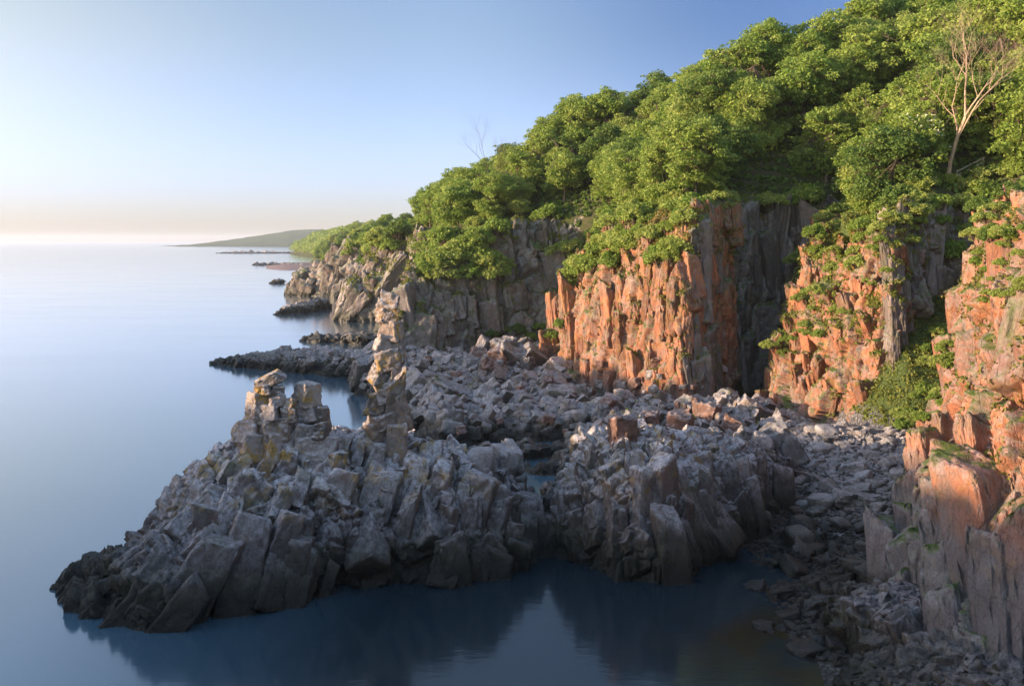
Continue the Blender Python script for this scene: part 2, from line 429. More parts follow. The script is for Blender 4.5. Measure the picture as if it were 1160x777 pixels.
# cove wall far (C)
pts = [(-21, 152, -18, 158, 9), (-17.5, 153, -16, 158, 14), (-9, 157, -8, 162, 18.5), (0, 161, 1, 166, 22.3), (8, 163, 8, 168, 23.2), (15, 160, 17, 165, 23.5)]
secs = cliff_secs(pts, (3, 7))
parts = [sweep(secs)] + surface_blocks(rng, refine(secs, 2), 40, (1.4, 3.), (.1, -.1, 0), .12, inset=.25) + surface_blocks(rng, refine(secs, 2), 200, (.5, 1.2), (.1, -.1, 0), .15, inset=.1, flat=1.4)
CL['C'] = tag(rock('cliff', parts, .26, R_vert, [((3.5, 3.5, 8), .6), ((1.5, 1.5, 3.), .25), ((.8, .8, 1.4), .09)], 21, M_dark),
    'grey shaded cliff wall at the back of the bay, left of the orange buttress', 'cliff', 'cliffs along the shore')
# wall between C and the orange buttress
pts = [(15, 162, 18, 166, 23.5), (12.5, 152, 16, 153, 23), (9.5, 140, 13, 141, 21), (8, 132, 13, 131, 20)]
secs = cliff_secs(pts, (7, 2))
CL['C2'] = tag(rock('cliff', [sweep(secs)] + surface_blocks(rng, refine(secs, 2), 10, (1.5, 3), (.1, -.1, 0)), .26, R_vert, [((3, 3, 6), .7), ((1.2, 1.2, 2.5), .3)], 22, M_dark),
    'narrow recessed cliff flank half hidden behind the large orange buttress', 'cliff', 'cliffs along the shore')
# orange buttress (D)
pts = [(3.5, 137, 12, 134, 17), (6.0, 128, 13, 127, 20), (10.5, 117.5, 14.8, 118.5, 21), (15, 108.5, 17.2, 111, 21.8), (17.4, 103.9, 19.6, 106.3, 22), (18.6, 104.2, 20.2, 107, 22.2)]
secs = cliff_secs(pts, (6, 6))
parts = [sweep(secs)] + surface_blocks(rng, refine(secs, 3), 90, (.7, 1.5), (.05, -.10, .45), .08, inset=.2, flat=2.2) + surface_blocks(rng, refine(secs, 3), 260, (.3, .8), (.05, -.10, .45), .1, inset=.1, flat=1.9)
CL['D'] = tag(rock('rock_buttress', parts, .19, rot(.05, -.10, .45), [((2.2, 2.2, 7), .5), ((.95, .95, 3.2), .22), ((.5, .5, 1.2), .07)], 33, M_red),
    'large orange sunlit rock buttress with vertical columns and shrubs on top', 'rock buttress', 'sunlit rock buttresses')
# dark cove wall (E)
pts = [(18.2, 103.8, 19.8, 106, 22), (22, 108, 22.5, 110.5, 22.6), (25, 115, 25.3, 118, 23.4), (30, 120, 30, 122.5, 23.8), (36, 122, 36, 124.5, 23.6), (42, 120, 43, 124, 23)]
secs = cliff_secs(pts, (1, 7))
parts = [sweep(secs)] + surface_blocks(rng, refine(secs, 2), 40, (.9, 2.), (.05, -.08, .2), .08, inset=.25, flat=2.4) + surface_blocks(rng, refine(secs, 2), 110, (.4, .9), (.05, -.08, .2), .08, inset=.1, flat=2.4)
CL['E'] = tag(rock('cliff', parts, .2, rot(.04, -.06, .2), [((2.4, 2.4, 9), .55), ((1., 1., 4), .24), ((.5, .5, 1.4), .07)], 44, M_dark),
    'dark columnar cove wall between the two orange buttresses', 'cliff', 'cliffs along the shore')
# second orange buttress (F)
pts = [(30.5, 118, 39, 120, 22), (27, 109, 36, 111, 20.5), (26.0, 103, 33, 105, 17.5), (28.2, 95.5, 34, 100, 19.5), (30.8, 89.5, 35, 95, 21), (34.0, 87.5, 36.2, 92, 21.5)]
secs = cliff_secs(pts, (6, 4), bulge=.8)
parts = [sweep(secs)] + surface_blocks(rng, refine(secs, 3), 70, (.7, 1.5), (.2, -.3, .4), .12, inset=.25, flat=1.6) + surface_blocks(rng, refine(secs, 3), 260, (.3, .8), (.2, -.3, .4), .15, inset=.1, flat=1.5)
CL['F'] = tag(rock('rock_buttress', parts, .17, rot(.2, -.35, .45), [((2.4, 2.2, 4.5), .5), ((1., .9, 2.1), .22), ((.5, .5, .9), .07)], 55, M_red),
    'second orange rock buttress with grassy ledges and a fissured face', 'rock buttress', 'sunlit rock buttresses')
# grey columns (G)
pts = [(34, 88, 35, 91.5, 21.5), (37.5, 91, 38, 94, 22.8), (42, 94.5, 42.5, 97, 23.2), (46.5, 97.5, 47.5, 99.5, 23.4), (50, 97, 51, 99, 23)]
secs = cliff_secs(pts, (2, 6))
parts = [sweep(secs)] + surface_blocks(rng, refine(secs, 2), 50, (.6, 1.4), (.03, -.05, .2), .06, inset=.1, flat=2.8)
CL['G'] = tag(rock('cliff', parts, .17, rot(.03, -.05, .2), [((1.7, 1.7, 8), .6), ((.8, .8, 3.), .25), ((.4, .4, 1.), .09)], 66, M_dark),
    'grey columnar cliff above the green gully, below the fence', 'cliff', 'cliffs along the shore')
# near cliff (H)
pts = [(34, 81, 47, 86, 21.), (31.5, 76, 40, 76, 21.5), (26.5, 67, 34.5, 68, 21.5), (22.3, 58.5, 31.5, 60, 21.5), (19.6, 51, 28.8, 52, 21), (18.2, 45.5, 27.5, 46, 21), (20.5, 39, 28, 40, 21), (26, 30, 31, 31, 20)]
secs = cliff_secs(pts, (7, 1), bulge=1.0)
parts = [sweep(secs)] + surface_blocks(rng, refine(secs, 3), 60, (.8, 1.5), (-.25, .18, .5), .06, inset=.75, flat=2.0, cell=.08) + surface_blocks(rng, refine(secs[3:7], 3), 36, (1.2, 2.1), (-.25, .15, .5), .06, inset=.75, zmin=0, zmax=7, flat=1.7, cell=.1) + surface_blocks(rng, refine(secs, 3), 380, (.25, .6), (-.25, .15, .5), .08, inset=.4, flat=2.0, cell=.07)
CL['H'] = tag(rock('rock_buttress', parts, .12, rot(.35, .05, .5), [((2.8, 2.2, 5.5), .65), ((1.1, .9, 2.4), .28), ((.45, .4, .8), .06), ((.2, .2, .3), .02)], 77, M_near, .04),
    'nearest rock buttress at the right edge, orange above and grey in the shade below', 'rock buttress', 'sunlit rock buttresses')
# headlands (B, A)
pts = [(-17, 222, -12, 226, 21), (-22, 231, -20, 238, 22), (-27.5, 238, -26, 245, 21.5), (-34, 241.5, -31, 248, 20), (-39.5, 243, -35.5, 251, 15.5), (-44, 248, -38.5, 255, 11), (-41, 262, -36, 264, 14)]
secs = cliff_secs(pts, (6, 9))
parts = [sweep(secs)] + surface_blocks(rng, refine(secs, 2), 90, (1.4, 3.2), (.25, .35, 0), .12, inset=.15, flat=1.4)
CL['B'] = tag(rock('headland', parts, .34, rot(.2, .4, .2), [((4, 4, 9), .8), ((1.9, 1.8, 3.8), .35), ((.9, .9, 1.6), .12)], 88, M_head),
    'grey rocky headland with a wooded top, middle distance', 'headland', 'rocky headlands')
pts = [(-50, 335, -46, 345, 18), (-60, 344, -55, 352, 20), (-68, 352, -61, 361, 18), (-76, 357, -68, 367, 12), (-84, 362, -74, 374, 6), (-80, 380, -72, 385, 9)]
secs = cliff_secs(pts, (8, 10))
parts = [sweep(secs)] + surface_blocks(rng, refine(secs, 2), 70, (1.8, 4), (.3, .4, 0), .15, inset=.15, flat=1.2)
CL['A'] = tag(rock('headland', parts, .5, rot(.2, .45, .2), [((6, 5, 10), 1.1), ((2.8, 2.5, 5), .45), ((1.3, 1.3, 2), .18)], 99, M_head),
    'farther rocky headland sloping into the sea behind the nearer one', 'headland', 'rocky headlands')

# ------------------------------------------------------------------ sea crag with the pillars
def ridge_secs(rows, zf=-1.6):
    """rows: front x,y ; ridge x,y,z ; back x,y ; bulge"""
    out = []
    for fx, fy, rx, ry, rz, bx, by, bg in rows:
        out.append([(fx, fy, zf), (fx + (rx - fx) * .12, fy + (ry - fy) * .12, .30 * rz * bg), (fx + (rx - fx) * .45, fy + (ry - fy) * .45, .72 * rz * bg), (rx, ry, rz),
                    (rx + (bx - rx) * .4, ry + (by - ry) * .4, rz * .8), (bx, by, zf)])
    return out
rows = [(-26.8, 56.5, -26.8, 57.5, .3, -27, 59, 1), (-25, 54.8, -25.5, 58.5, 1.1, -26, 62, 1), (-22.8, 51.8, -22.6, 58, 1.9, -24, 63, 1), (-20.2, 50.3, -21, 59.5, 4.6, -22, 65, .75),
        (-17.6, 50.6, -19, 60.0, 6.9, -19, 66, .85), (-15, 52.6, -16.8, 60.5, 8.3, -16.5, 67, .95), (-12.2, 54.2, -13, 61.5, 8.2, -13, 68, 1), (-9.4, 56.2, -10, 62.5, 8.0, -10, 69.5, 1),
        (-6.4, 57.2, -7, 63.5, 7.2, -7, 70, .95), (-3.2, 56.8, -3.6, 64.5, 6.1, -3.5, 71, 1.05), (-.8, 58.8, -.6, 66, 4.4, -.5, 72, 1), (1.4, 62.5, 1.5, 67.5, 2.3, 1, 72, 1), (2.4, 66, 2.4, 68.5, 1.2, 2.4, 71, 1)]
secs = ridge_secs(rows)
r2 = random.Random(11)
crag_lean = lambda p: (-.28, .12 + .5 * min(1, max(0, (-4 - p.x) / 18)), .15 + .25 * math.sin(p.x * .35))
rs = refine(secs, 2)
parts = [sweep(secs)] + surface_blocks(r2, rs, 125, (.75, 1.6), crag_lean, .16, inset=.4, zmin=-.2, zmax=5.5, flat=1.35) + surface_blocks(r2, rs, 230, (.4, .85), crag_lean, .15, inset=.3, zmin=3.2, flat=1.2) + surface_blocks(r2, rs, 90, (.3, .7), crag_lean, .12, inset=.15, zmin=-.3, zmax=3, flat=1.5)
crag = tag(rock('sea_crag', parts, .095, rot(.3, .5, .25), [((2.1, 1.6, 3.2), .42), ((.85, .7, 1.3), .2), ((.34, .3, .5), .05)], 101, M_fore, .03, .06),
    'large dark jointed sea crag running out into the water, carrying the rock pillars', 'sea crag', 'rock outcrops in the water')
# middle crag
rows = [(.5, 66.5, 1.5, 70, .8, 2, 73, 1), (2.5, 62.2, 3, 69, 2.8, 3, 75, 1), (4.4, 60.6, 4.6, 66.5, 6.6, 4.5, 76, 1.0), (6.6, 57.6, 6.8, 65, 7.4, 7, 77, 1.05), (9.2, 57.2, 9.4, 65, 7.2, 10, 78, 1.05), (11.2, 60.5, 11.8, 67, 6.4, 12.5, 80, .95),
        (13.4, 62.6, 14, 69.5, 5.8, 15, 82, .95), (16, 65.5, 16.8, 72, 5.2, 17.5, 84, .9), (18.5, 68.5, 19, 74.5, 4.4, 20, 84, .9), (20.5, 73, 21.2, 78, 3.8, 22, 85, 1)]
secs = ridge_secs(rows)
rs = refine(secs, 2)
parts = [sweep(secs)] + surface_blocks(r2, rs, 60, (.9, 1.7), (-.2, -.1, .25), .13, inset=.4, zmin=-.2, zmax=5.5, flat=1.6) + surface_blocks(r2, rs, 210, (.4, .9), (-.12, .06, .3), .13, inset=.3, zmin=2.5, flat=1.7) + surface_blocks(r2, rs, 60, (.3, .7), (-.1, .1, .3), .15, inset=.1, zmin=-.3, zmax=2.5)
mid = tag(rock('sea_crag', parts, .10, rot(.1, .12, .4), [((1.9, 1.6, 3.2), .42), ((.8, .7, 1.4), .2), ((.34, .3, .55), .05)], 111, M_fore, .03, .06),
    'broad upright crag at the head of the dark pool, reddish on its left shoulder', 'sea crag', 'rock outcrops in the water')
# low shelf in front of near cliff
rows = [(15.2, 46.5, 16.2, 48.5, .6, 18, 50, 1), (15.6, 44.5, 17, 47, 1.5, 19.5, 49, 1), (16, 42.0, 18.5, 44.5, 2.6, 21, 47, 1), (17, 39.5, 20, 41.5, 2.6, 23, 43, 1)]
rows = [(14.4, 43.2, 15.4, 45, .7, 17, 46.5, 1), (14.8, 41.5, 17, 45.2, 1.6, 20, 48.5, 1), (16.5, 39, 18.8, 44, 2.4, 22, 47, 1), (19, 36, 21.5, 41.5, 3, 24, 45, 1)]
secs = ridge_secs(rows)
parts = [sweep(secs)] + surface_blocks(r2, refine(secs, 2), 190, (.5, 1.0), (-.2, -.2, .3), .2, inset=.0, zmin=.1) 
tag(rock('rock_shelf', parts, .10, rot(.2, .3, .4), [((1.4, 1.1, 1.8), .2), ((.6, .5, .9), .1), ((.28, .25, .4), .04)], 121, M_fore, .05),
    'low dark rock shelf at the foot of the nearest buttress, lower right', 'rock shelf', 'rock outcrops in the water')
rows = [(17.6, 52.5, 17.4, 54.2, .8, 18, 56, 1), (16.6, 49.2, 18, 51.5, 1.9, 19.5, 54, 1), (16.4, 46.6, 18.6, 48.5, 3.0, 21, 51, 1), (17, 44.5, 19.5, 46, 3.2, 22, 48, 1)]
secs = ridge_secs(rows)
parts = [sweep(secs)] + surface_blocks(r2, refine(secs, 2), 170, (.5, 1.1), (-.2, -.3, .5), .16, inset=.0, zmin=.1)
tag(rock('rock_shelf', parts, .10, rot(.3, .3, .5), [((1.4, 1.1, 2.2), .2), ((.6, .5, 1.), .1), ((.28, .25, .4), .04)], 131, M_fore, .05),
    'blocky dark rock spur between the boulder beach and the nearest buttress', 'rock shelf', 'rock outcrops in the water')

# reef and small rocks
def reef(name, px0, px1, ybase, zt, depth, seed, label, vox=.24, cat='reef', n=60, bs=(.9, 2.2)):
    rr = random.Random(seed); rows = []; K = 9
    for i in range(K):
        t = i / (K - 1); px = px0 + (px1 - px0) * t
        yb = ybase[0] + (ybase[1] - ybase[0]) * t
        Y = Yw(yb); h = zt * (min(1, .25 + 2.2 * t) * (.8 + .4 * rr.random())) if cat == 'reef' else zt * math.sin(math.pi * (.08 + .84 * t)) * (.7 + .5 * rr.random())
        dp = depth * (.5 + .5 * math.sin(math.pi * min(1, .1 + t)) if cat != 'reef' else min(1, .35 + 1.5 * t))
        X = X_(px, Y); rows.append((X, Y, X + .5, Y + dp * .5, h, X, Y + dp, 1))
    secs = ridge_secs(rows)
    parts = [sweep(secs)] + surface_blocks(rr, refine(secs, 2), n * 2, (bs[0] * .5, bs[1] * .7), (.3, .4, .2), .2, inset=.05, zmin=.1)
    s = vox / .24
    return tag(rock(name, parts, vox, rot(.3, .4, .3), [((2.2 * s, 1.8 * s, 2.8 * s), .3 * s), ((1. * s, .9 * s, 1.3 * s), .16 * s), ((.5 * s, .5 * s, .6 * s), .06 * s)], seed, M_mid, .06), label, cat, 'rock outcrops in the water')
reef('reef', 236, 440, (413, 433), 2.9, 15, 201, 'long low jagged reef reaching left into the sea behind the rock pillars', n=120)
reef('reef', 338, 440, (387, 393), 1.5, 12, 202, 'thin low reef just beyond the long jagged reef', .3, n=30)
reef('sea_rock', 308, 352, (357, 354), 2.6, 12, 203, 'dark jagged sea rock off the nearer headland, left part', .35, 'sea rock', 20)
reef('sea_rock', 332, 372, (355, 350), 4.0, 10, 204, 'taller pointed sea rock off the nearer headland', .35, 'sea rock', 20)
reef('sea_rock', 302, 322, (321.5, 321), 1.7, 10, 205, 'low rock awash far out, left of a smaller one', .5, 'sea rock', 8)
reef('sea_rock', 328, 338, (321, 321), 1.7, 8, 206, 'smallest rock awash far out', .5, 'sea rock', 6)
reef('sea_rock', 472, 560, (470, 478), 1.6, 6, 208, 'low rocks at the edge of the inner channel', .18, 'sea rock', 40)
reef('shoal', 243, 352, (287.2, 287.2), 1.5, 70, 209, 'far thin dark shoal below the wooded point', 1.2, 'sea rock', 14, (1.5, 3))
reef('shoal', 285, 372, (300.5, 303.5), 1.3, 40, 210, 'stony shoal in front of the pinkish far beach', .9, 'sea rock', 14, (1.2, 2.5))
me = grid_mesh(np.arange(-215, -90, 5.), np.arange(640, 900, 5.), lambda x, y: 1.6 - np.maximum(0, (X_(322, y) - x)) * .12 + .4 * fbm(np.stack([x / 9, y / 9, x * 0], 1), 3, 8) - np.maximum(0, np.abs(y - 770) - 70) * .06); smooth(me)
t = NT('pink_shingle'); p = t.pos(); t.bsdf(t.mix(t.ramp(t.noise(p, .5, 6, .7), .4, .6), (.33, .2, .19), (.2, .15, .14)), .9)
tag(link('beach', me, t.m), 'pinkish shingle beach far along the coast', kind='structure')

# ------------------------------------------------------------------ central rocky shore
SH = [(-13, 108), (-8, 92), (-4, 86), (3, 82), (8, 74), (22, 74), (26, 84), (32, 92), (30, 104), (22, 112), (14, 128), (16, 160), (-22, 158), (-24, 140), (-21, 128)]
def poly_sd(x, y, poly):
    best = np.full(x.shape, 1e9); ins = np.zeros(x.shape, bool); n = len(poly)
    for i in range(n):
        x1, y1 = poly[i]; x2, y2 = poly[(i + 1) % n]; dx, dy = x2 - x1, y2 - y1
        t = np.clip(((x - x1) * dx + (y - y1) * dy) / (dx * dx + dy * dy), 0, 1)
        best = np.minimum(best, np.hypot(x - x1 - t * dx, y - y1 - t * dy))
        if y1 != y2: ins ^= ((y1 > y) != (y2 > y)) & (x < (x2 - x1) * (y - y1) / (y2 - y1) + x1)
    return np.where(ins, best, -best)
def shore(x, y):
    sd = poly_sd(x, y, SH)
    P = np.stack([x, y, x * 0], 1).astype(np.float32)
    n = fbm(P / np.array([11, 8, 1], np.float32), 4, 31)
    z = 1.8 + 3.0 * n
    z = z + .7 * np.clip((x - 4) / 10, 0, 1) * np.clip((118 - y) / 20, 0, 1)
    z = z + 1.2 * np.clip((y - 140) / 12, 0, 1)
    ch = np.exp(-((y - 95 - .25 * x) / 2.0) ** 2) * np.clip((8 - x) / 5, 0, 1); z = z - 5.0 * ch
    ch2 = np.exp(-((y - 88 - .3 * x) / 1.4) ** 2) * np.clip((7 - x) / 4, 0, 1) * np.clip((x + 7) / 3, 0, 1); z = z - 4.0 * ch2
    return z * np.clip(sd / 3, 0, 1) - 1.4 * np.clip(1 - sd / 2.5, 0, 1)
def closed_field(xs, ys, fn, zb):
    me = grid_mesh(xs, ys, fn); P = getco(me).astype(float); n = len(P); nx, ny = len(xs), len(ys)
    F_ = [tuple(p.vertices) for p in me.polygons]; v = P.tolist() + [[a, b, zb] for a, b, c in P]; bpy.data.meshes.remove(me)
    f = F_ + [tuple(i + n for i in q)[::-1] for q in F_]
    ring = [i for i in range(nx)] + [j * nx + nx - 1 for j in range(1, ny)] + [(ny - 1) * nx + i for i in range(nx - 2, -1, -1)] + [j * nx for j in range(ny - 2, 0, -1)]
    for a, b in zip(ring, ring[1:] + ring[:1]): f.append((a, a + n, b + n, b))
    return [tuple(q) for q in v], f
parts = [closed_field(np.arange(-27, 36, .6), np.arange(71, 162, .6), shore, -3.)]
rs_ = random.Random(61)
for k in range(1500):
    x, y = rs_.uniform(-24, 33), 74 + 86 * rs_.random() ** 1.25
    z = float(shore(np.array([x]), np.array([y]))[0])
    if z < .2: continue
    q = (rs_.uniform(.4, .9) if k > 330 else rs_.uniform(1.2, 2.6)) * (1 + (y - 74) / 170); q = min(q, .5 + .8 * max(z, 0), 1.3 if y < 112 and x > 2 else 9); sz = (q * rs_.uniform(.5, 1.1), q * rs_.uniform(.35, .7), q * rs_.uniform(.5, 1))
    parts.append(crisp(rs_, sz, (x, y, z - q * .15), (.45 + rs_.gauss(0, .22), .4 + rs_.gauss(0, .22), .6 + rs_.gauss(0, .3)), .3))
me = remesh(parts[:1], .2)
joints(me, rot(.4, .5, .6), [((2.4, 1.6, 2.4), .35), ((1.1, .75, 1.1), .18), ((.5, .4, .5), .06)], 301, .05)
me = join_blocks(me, parts[1:], .16, 9)
tag(link('rocky_shore', me, M_mid), 'fractured rocky shore between the crags and the cliffs', kind='structure')

# boulder beach and gully floor
def beach_z(x, y):
    n = fbm(np.stack([x / 4, y / 4, x * 0], 1).astype(np.float32), 3, 41)
    z = .13 * (x - 14.5 - .2 * (y - 47)) + .115 * np.maximum(0, y - 60) - .1 + .3 * n
    z = np.minimum(z, 3.6 + .25 * n)
    return z + .85 * np.maximum(0, y - 81) * np.clip((x - 31) / 4, 0, 1) - 4 * np.clip((y - 88) / 3, 0, 1) * np.clip((31 - x) / 2, 0, 1)
me = grid_mesh(np.arange(9, 54, .3), np.arange(40, 104, .3), beach_z); smooth(me)
t = NT('beach_gravel'); p = t.pos(); v = t.voro(p, 3.2, 'F1', 'Color'); s_ = t.n('SeparateColor'); t.l(v, s_.inputs[0])
e_ = t.ramp(t.voro(p, 3.2), 0, .12)
c = t.mix(s_.outputs[0], (.10, .095, .10), (.22, .205, .21)); c = t.mix(e_, (.03, .028, .03), c)
geo = t.n('NewGeometry'); sp = t.n('SeparateXYZ'); t.l(geo.outputs['Position'], sp.inputs[0])
c = t.mix(t.ramp(sp.outputs[2], 4.4, 5.4), c, (.06, .085, .018)); c = t.mix(t.ramp(sp.outputs[2], .5, 0, 0, .8), c, (.03, .028, .02))
t.bsdf(c, .8, t.bump(e_, .8, .12))
tag(link('boulder_beach', me, t.m), 'stony beach ground in the small cove', kind='structure')
bz = lambda x, y: float(beach_z(np.array([x]), np.array([y]))[0])

# ------------------------------------------------------------------ pillars made of stacked blocks
def tower(blocks, seed, label, name='rock_pillar', cat='rock pillar', sub=5, grp='rock pillars on the crag'):
    rr = random.Random(seed); bl = []
    for (px, py, w, h, Y, dep, tw) in blocks:            # centre pixel, width & height in pixels, distance
        k = Y / F; x, z = (px - 580) * k, HC - (py - HZ) * k
        bl.append(crisp(rr, (w * k * .54, dep * .5, h * k * .54), (x, Y, z), (rr.gauss(0, .1), tw + rr.gauss(0, .12), rr.uniform(-.7, .7)), .07, .26, 1.5))
    me = join_blocks(bpy.data.meshes.new('e'), bl, .05, seed)
    return tag(link(name, me, M_pil), label, cat, grp)
M_pil = rock_mat('granite_pillar', (.27, .23, .22), (.15, .12, .115), (.36, .21, .14), .3, .7, .85, .1, 1.6, vert=1)
T1 = 59.5
tower([(290, 508, 40, 30, T1, 2.4, .1), (313, 505, 34, 34, T1, 2.2, 0), (283, 488, 26, 22, T1, 1.9, .2), (303, 486, 24, 26, T1, 2.0, .1), (322, 486, 20, 20, T1, 1.6, .0), (291, 469, 22, 20, T1, 1.7, .15), (309, 468, 20, 18, T1, 1.5, 0), (327, 470, 15, 14, T1, 1.2, 0),
       (295, 454, 20, 15, T1, 1.4, .1), (313, 453, 18, 13, T1, 1.3, -.1), (329, 457, 14, 11, T1, 1., .1), (299, 442, 18, 12, T1, 1.3, -.15), (315, 442, 13, 10, T1, 1., .1)], 401,
      'left rock pillar of stacked blocks with warm light on its left side')
tower([(305, 431, 30, 12, T1, 1.2, -.42)], 402, 'tilted slab capping the left rock pillar', 'capstone', 'capstone', 5, 'capstones on the pillars')
tower([(352, 506, 44, 26, T1 + .6, 2.2, 0), (342, 486, 22, 18, T1 + .6, 1.8, 0), (362, 487, 20, 16, T1 + .6, 1.7, 0), (347, 469, 27, 18, T1 + .6, 1.6, .05), (365, 469, 14, 17, T1 + .6, 1.3, .05)], 403, 'right rock pillar of the pair, short and squat')
tower([(349, 446, 27, 23, T1 + .6, 1.3, .14)], 404, 'grey block balanced on the shorter rock pillar', 'capstone', 'capstone', 5, 'capstones on the pillars')
T3 = 62.5
tower([(441, 480, 18, 120, T3 + .2, 1.2, 0), (430, 540, 34, 36, T3, 2.6, 0), (452, 540, 26, 60, T3, 2.4, 0), (427, 512, 28, 24, T3, 2.2, 0), (448, 500, 22, 42, T3, 2.0, .05), (429, 491, 26, 22, T3, 2.0, .05), (434, 474, 30, 18, T3, 1.9, -.1), (452, 466, 15, 36, T3, 1.7, 0), (431, 457, 22, 20, T3, 1.7, .1), (440, 441, 28, 17, T3, 1.7, -.05),
       (433, 426, 22, 18, T3, 1.6, .1), (448, 424, 14, 22, T3, 1.5, 0), (439, 408, 27, 20, T3, 1.5, -.12), (436, 390, 20, 18, T3, 1.4, .1), (450, 396, 13, 26, T3, 1.3, 0), (443, 373, 24, 18, T3, 1.4, .05), (438, 357, 21, 18, T3, 1.3, 0)], 405, 'tallest slender rock pillar with yellow lichen, standing right of the pair')
tower([(441, 341, 19, 16, T3, 1.2, .1)], 406, 'pinkish block on top of the tallest slender pillar', 'capstone', 'capstone', 5, 'capstones on the pillars')

# ------------------------------------------------------------------ boulders
def boulder_mesh(i, sub=4, rounded=9, boxy=.4):
    rr = random.Random(500 + i)
    v, f = stone(rr, (1, rr.uniform(.65, .95), rr.uniform(.45, .75)), sub, 9, rounded, boxy)
    P = v; n = P / np.linalg.norm(P, axis=1, keepdims=True)
    v = P + n * (.05 * fbm(P * 2.2 + i * 7, 3, i) + .015 * fbm(P * 9, 2, i))[:, None]
    me = mesh_np(v, f); smooth(me); return me
BM = [boulder_mesh(i, 4, 8 + 5 * (i % 3), .3 + .15 * (i % 3)) for i in range(12)]
for me in BM:
    me.materials.append(M_bould); me.attributes.new('tone', 'FLOAT', 'FACE').data.foreach_set('value', np.full(len(me.polygons), .5, np.float32))
M_bred = rock_mat('boulder_pink', (.30, .17, .135), (.18, .11, .09), (.33, .16, .12), .4, .4, 0, .1, 1.5, vert=1, wet=False)
M_bpale = rock_mat('boulder_pale', (.30, .29, .30), (.22, .21, .22), (.3, .27, .25), .2, .5, 0, 0, 2., vert=1, wet=False)
def block_mesh(i):
    rr = random.Random(700 + i); b = crisp(rr, (1, rr.uniform(.6, .9), rr.uniform(.5, .9)), (0, 0, 0), (0, 0, 0), .13, .2, 1.3); me = join_blocks(bpy.data.meshes.new('e'), [b], .12, i); me.materials.append(M_bould); return me
BM += [block_mesh(i) for i in range(6)]
BR = [block_mesh(10 + i) for i in range(5)]; BP = [m.copy() for m in BM[4:8]]
for m in BR: m.materials.clear(); m.materials.append(M_bred)
for m in BP: m.materials.clear(); m.materials.append(M_bpale)
bbase = {}
def boulder(x, y, z, r, rr, meshes=BM, label=None, group='boulders on the cove beach', sink=.35, zs=1.):
    me = meshes[rr.randrange(len(meshes))]
    o = bpy.data.objects.new('boulder', me); COL.objects.link(o)
    o.location = (x, y, z + r * .55 * (1 - 2 * sink) * .8); o.rotation_euler = (rr.gauss(0, .18), rr.gauss(0, .18), rr.uniform(0, 6.28))
    o.scale = (r, r * rr.uniform(.8, 1.1), r * zs * rr.uniform(.8, 1.1))
    return tag(o, label, 'boulder', group)

rb = random.Random(21)
BEACH = [(13.2, 48.5), (15.5, 46), (18, 52), (21.5, 58), (26, 67), (31.5, 77), (33, 82), (29, 87), (23, 86), (20.5, 80), (19.5, 74), (16, 66), (14.3, 60), (12.8, 53.5)]
def inpoly(x, y, poly=BEACH): return poly_sd(np.array([x]), np.array([y]), poly)[0] > 0
placed_b = []
big = [(905, 617, 1.35, 'wide dark slab boulder half way down the cove beach by the crag'), (968, 572, 1.5, 'pale wide slab boulder high on the cove beach'), (933, 572, 1.25, 'broad grey slab beside the pale wide slab'),
       (902, 650, 1.3, 'flat dark boulder right above the waterline at the pool corner'), (910, 595, 1.0, 'low grey boulder above the wide dark slab'), (952, 660, .9, 'dark angular boulder near the foot of the spur'),
       (985, 600, .9, 'rounded boulder against the nearest buttress'), (940, 555, .9, 'smooth grey boulder in the upper cove beach'), (990, 660, 1.1, 'dark boulder wedged beside the nearest buttress')]
def ground_hit(px, py):
    Y = 60.
    for _ in range(30):
        x = X_(px, Y); z = bz(x, Y); Y = .5 * Y + .5 * (HC - z) * F / (py - HZ)
    return X_(px, Y), Y, bz(X_(px, Y), Y)
for px, py, r, lb in big:
    x, y, z = ground_hit(px, py); placed_b.append((x, y, r * .8)); boulder(x, y, z, r, rb, BM, lb)
tries = 0
while len(placed_b) < 285 and tries < 30000:
    tries += 1
    x, y = rb.uniform(12, 34), rb.uniform(45, 88)
    if not inpoly(x, y): continue
    r = min(1.1, .26 + rb.expovariate(1 / .22)) if len(placed_b) > 60 else rb.uniform(.5, .95)
    if any((x - a) ** 2 + (y - b) ** 2 < (.72 * (r + c)) ** 2 for a, b, c in placed_b): continue
    placed_b.append((x, y, r)); z = bz(x, y)
    pale = rb.random() < .07 and bz(x, y) > .7
    lb = ('small pale rounded stone among the grey ones on the cove beach' if r < .4 else 'pale boulder among the grey ones on the cove beach') if pale else \
         ('small grey rounded stone on the cove beach' if r < .45 else 'medium grey boulder on the cove beach' if r < .75 else 'large grey boulder on the cove beach')
    boulder(x, y, z, r, rb, BP if pale else BM, lb, 'pale boulders on the cove beach' if pale else 'boulders on the cove beach')
# cobbles filling the gaps: too many to count
vs, fs, o = [], [], 0
for k in range(4200):
    while True:
        x, y = rb.uniform(12, 34), rb.uniform(44, 88)
        if inpoly(x, y): break
    r = rb.uniform(.08, .26); v, f = stone(rb, (r, r * rb.uniform(.7, 1), r * .6), 2, 5, 8, .3)
    v, f = placed(v, f, (x, y, bz(x, y) + r * .2), (rb.gauss(0, .3), rb.gauss(0, .3), rb.uniform(0, 6)))
    vs.append(v); fs.append(f + o); o += len(v)
me = mesh_np(np.vstack(vs), np.vstack(fs)); smooth(me); me.attributes.new('tone', 'FLOAT', 'FACE').data.foreach_set('value', np.repeat(np.random.default_rng(4).random(4200), 80).astype(np.float32)[:len(me.polygons)])
tag(link('cobbles', me, M_bould), 'small cobbles filling the gaps of the cove beach', kind='stuff')

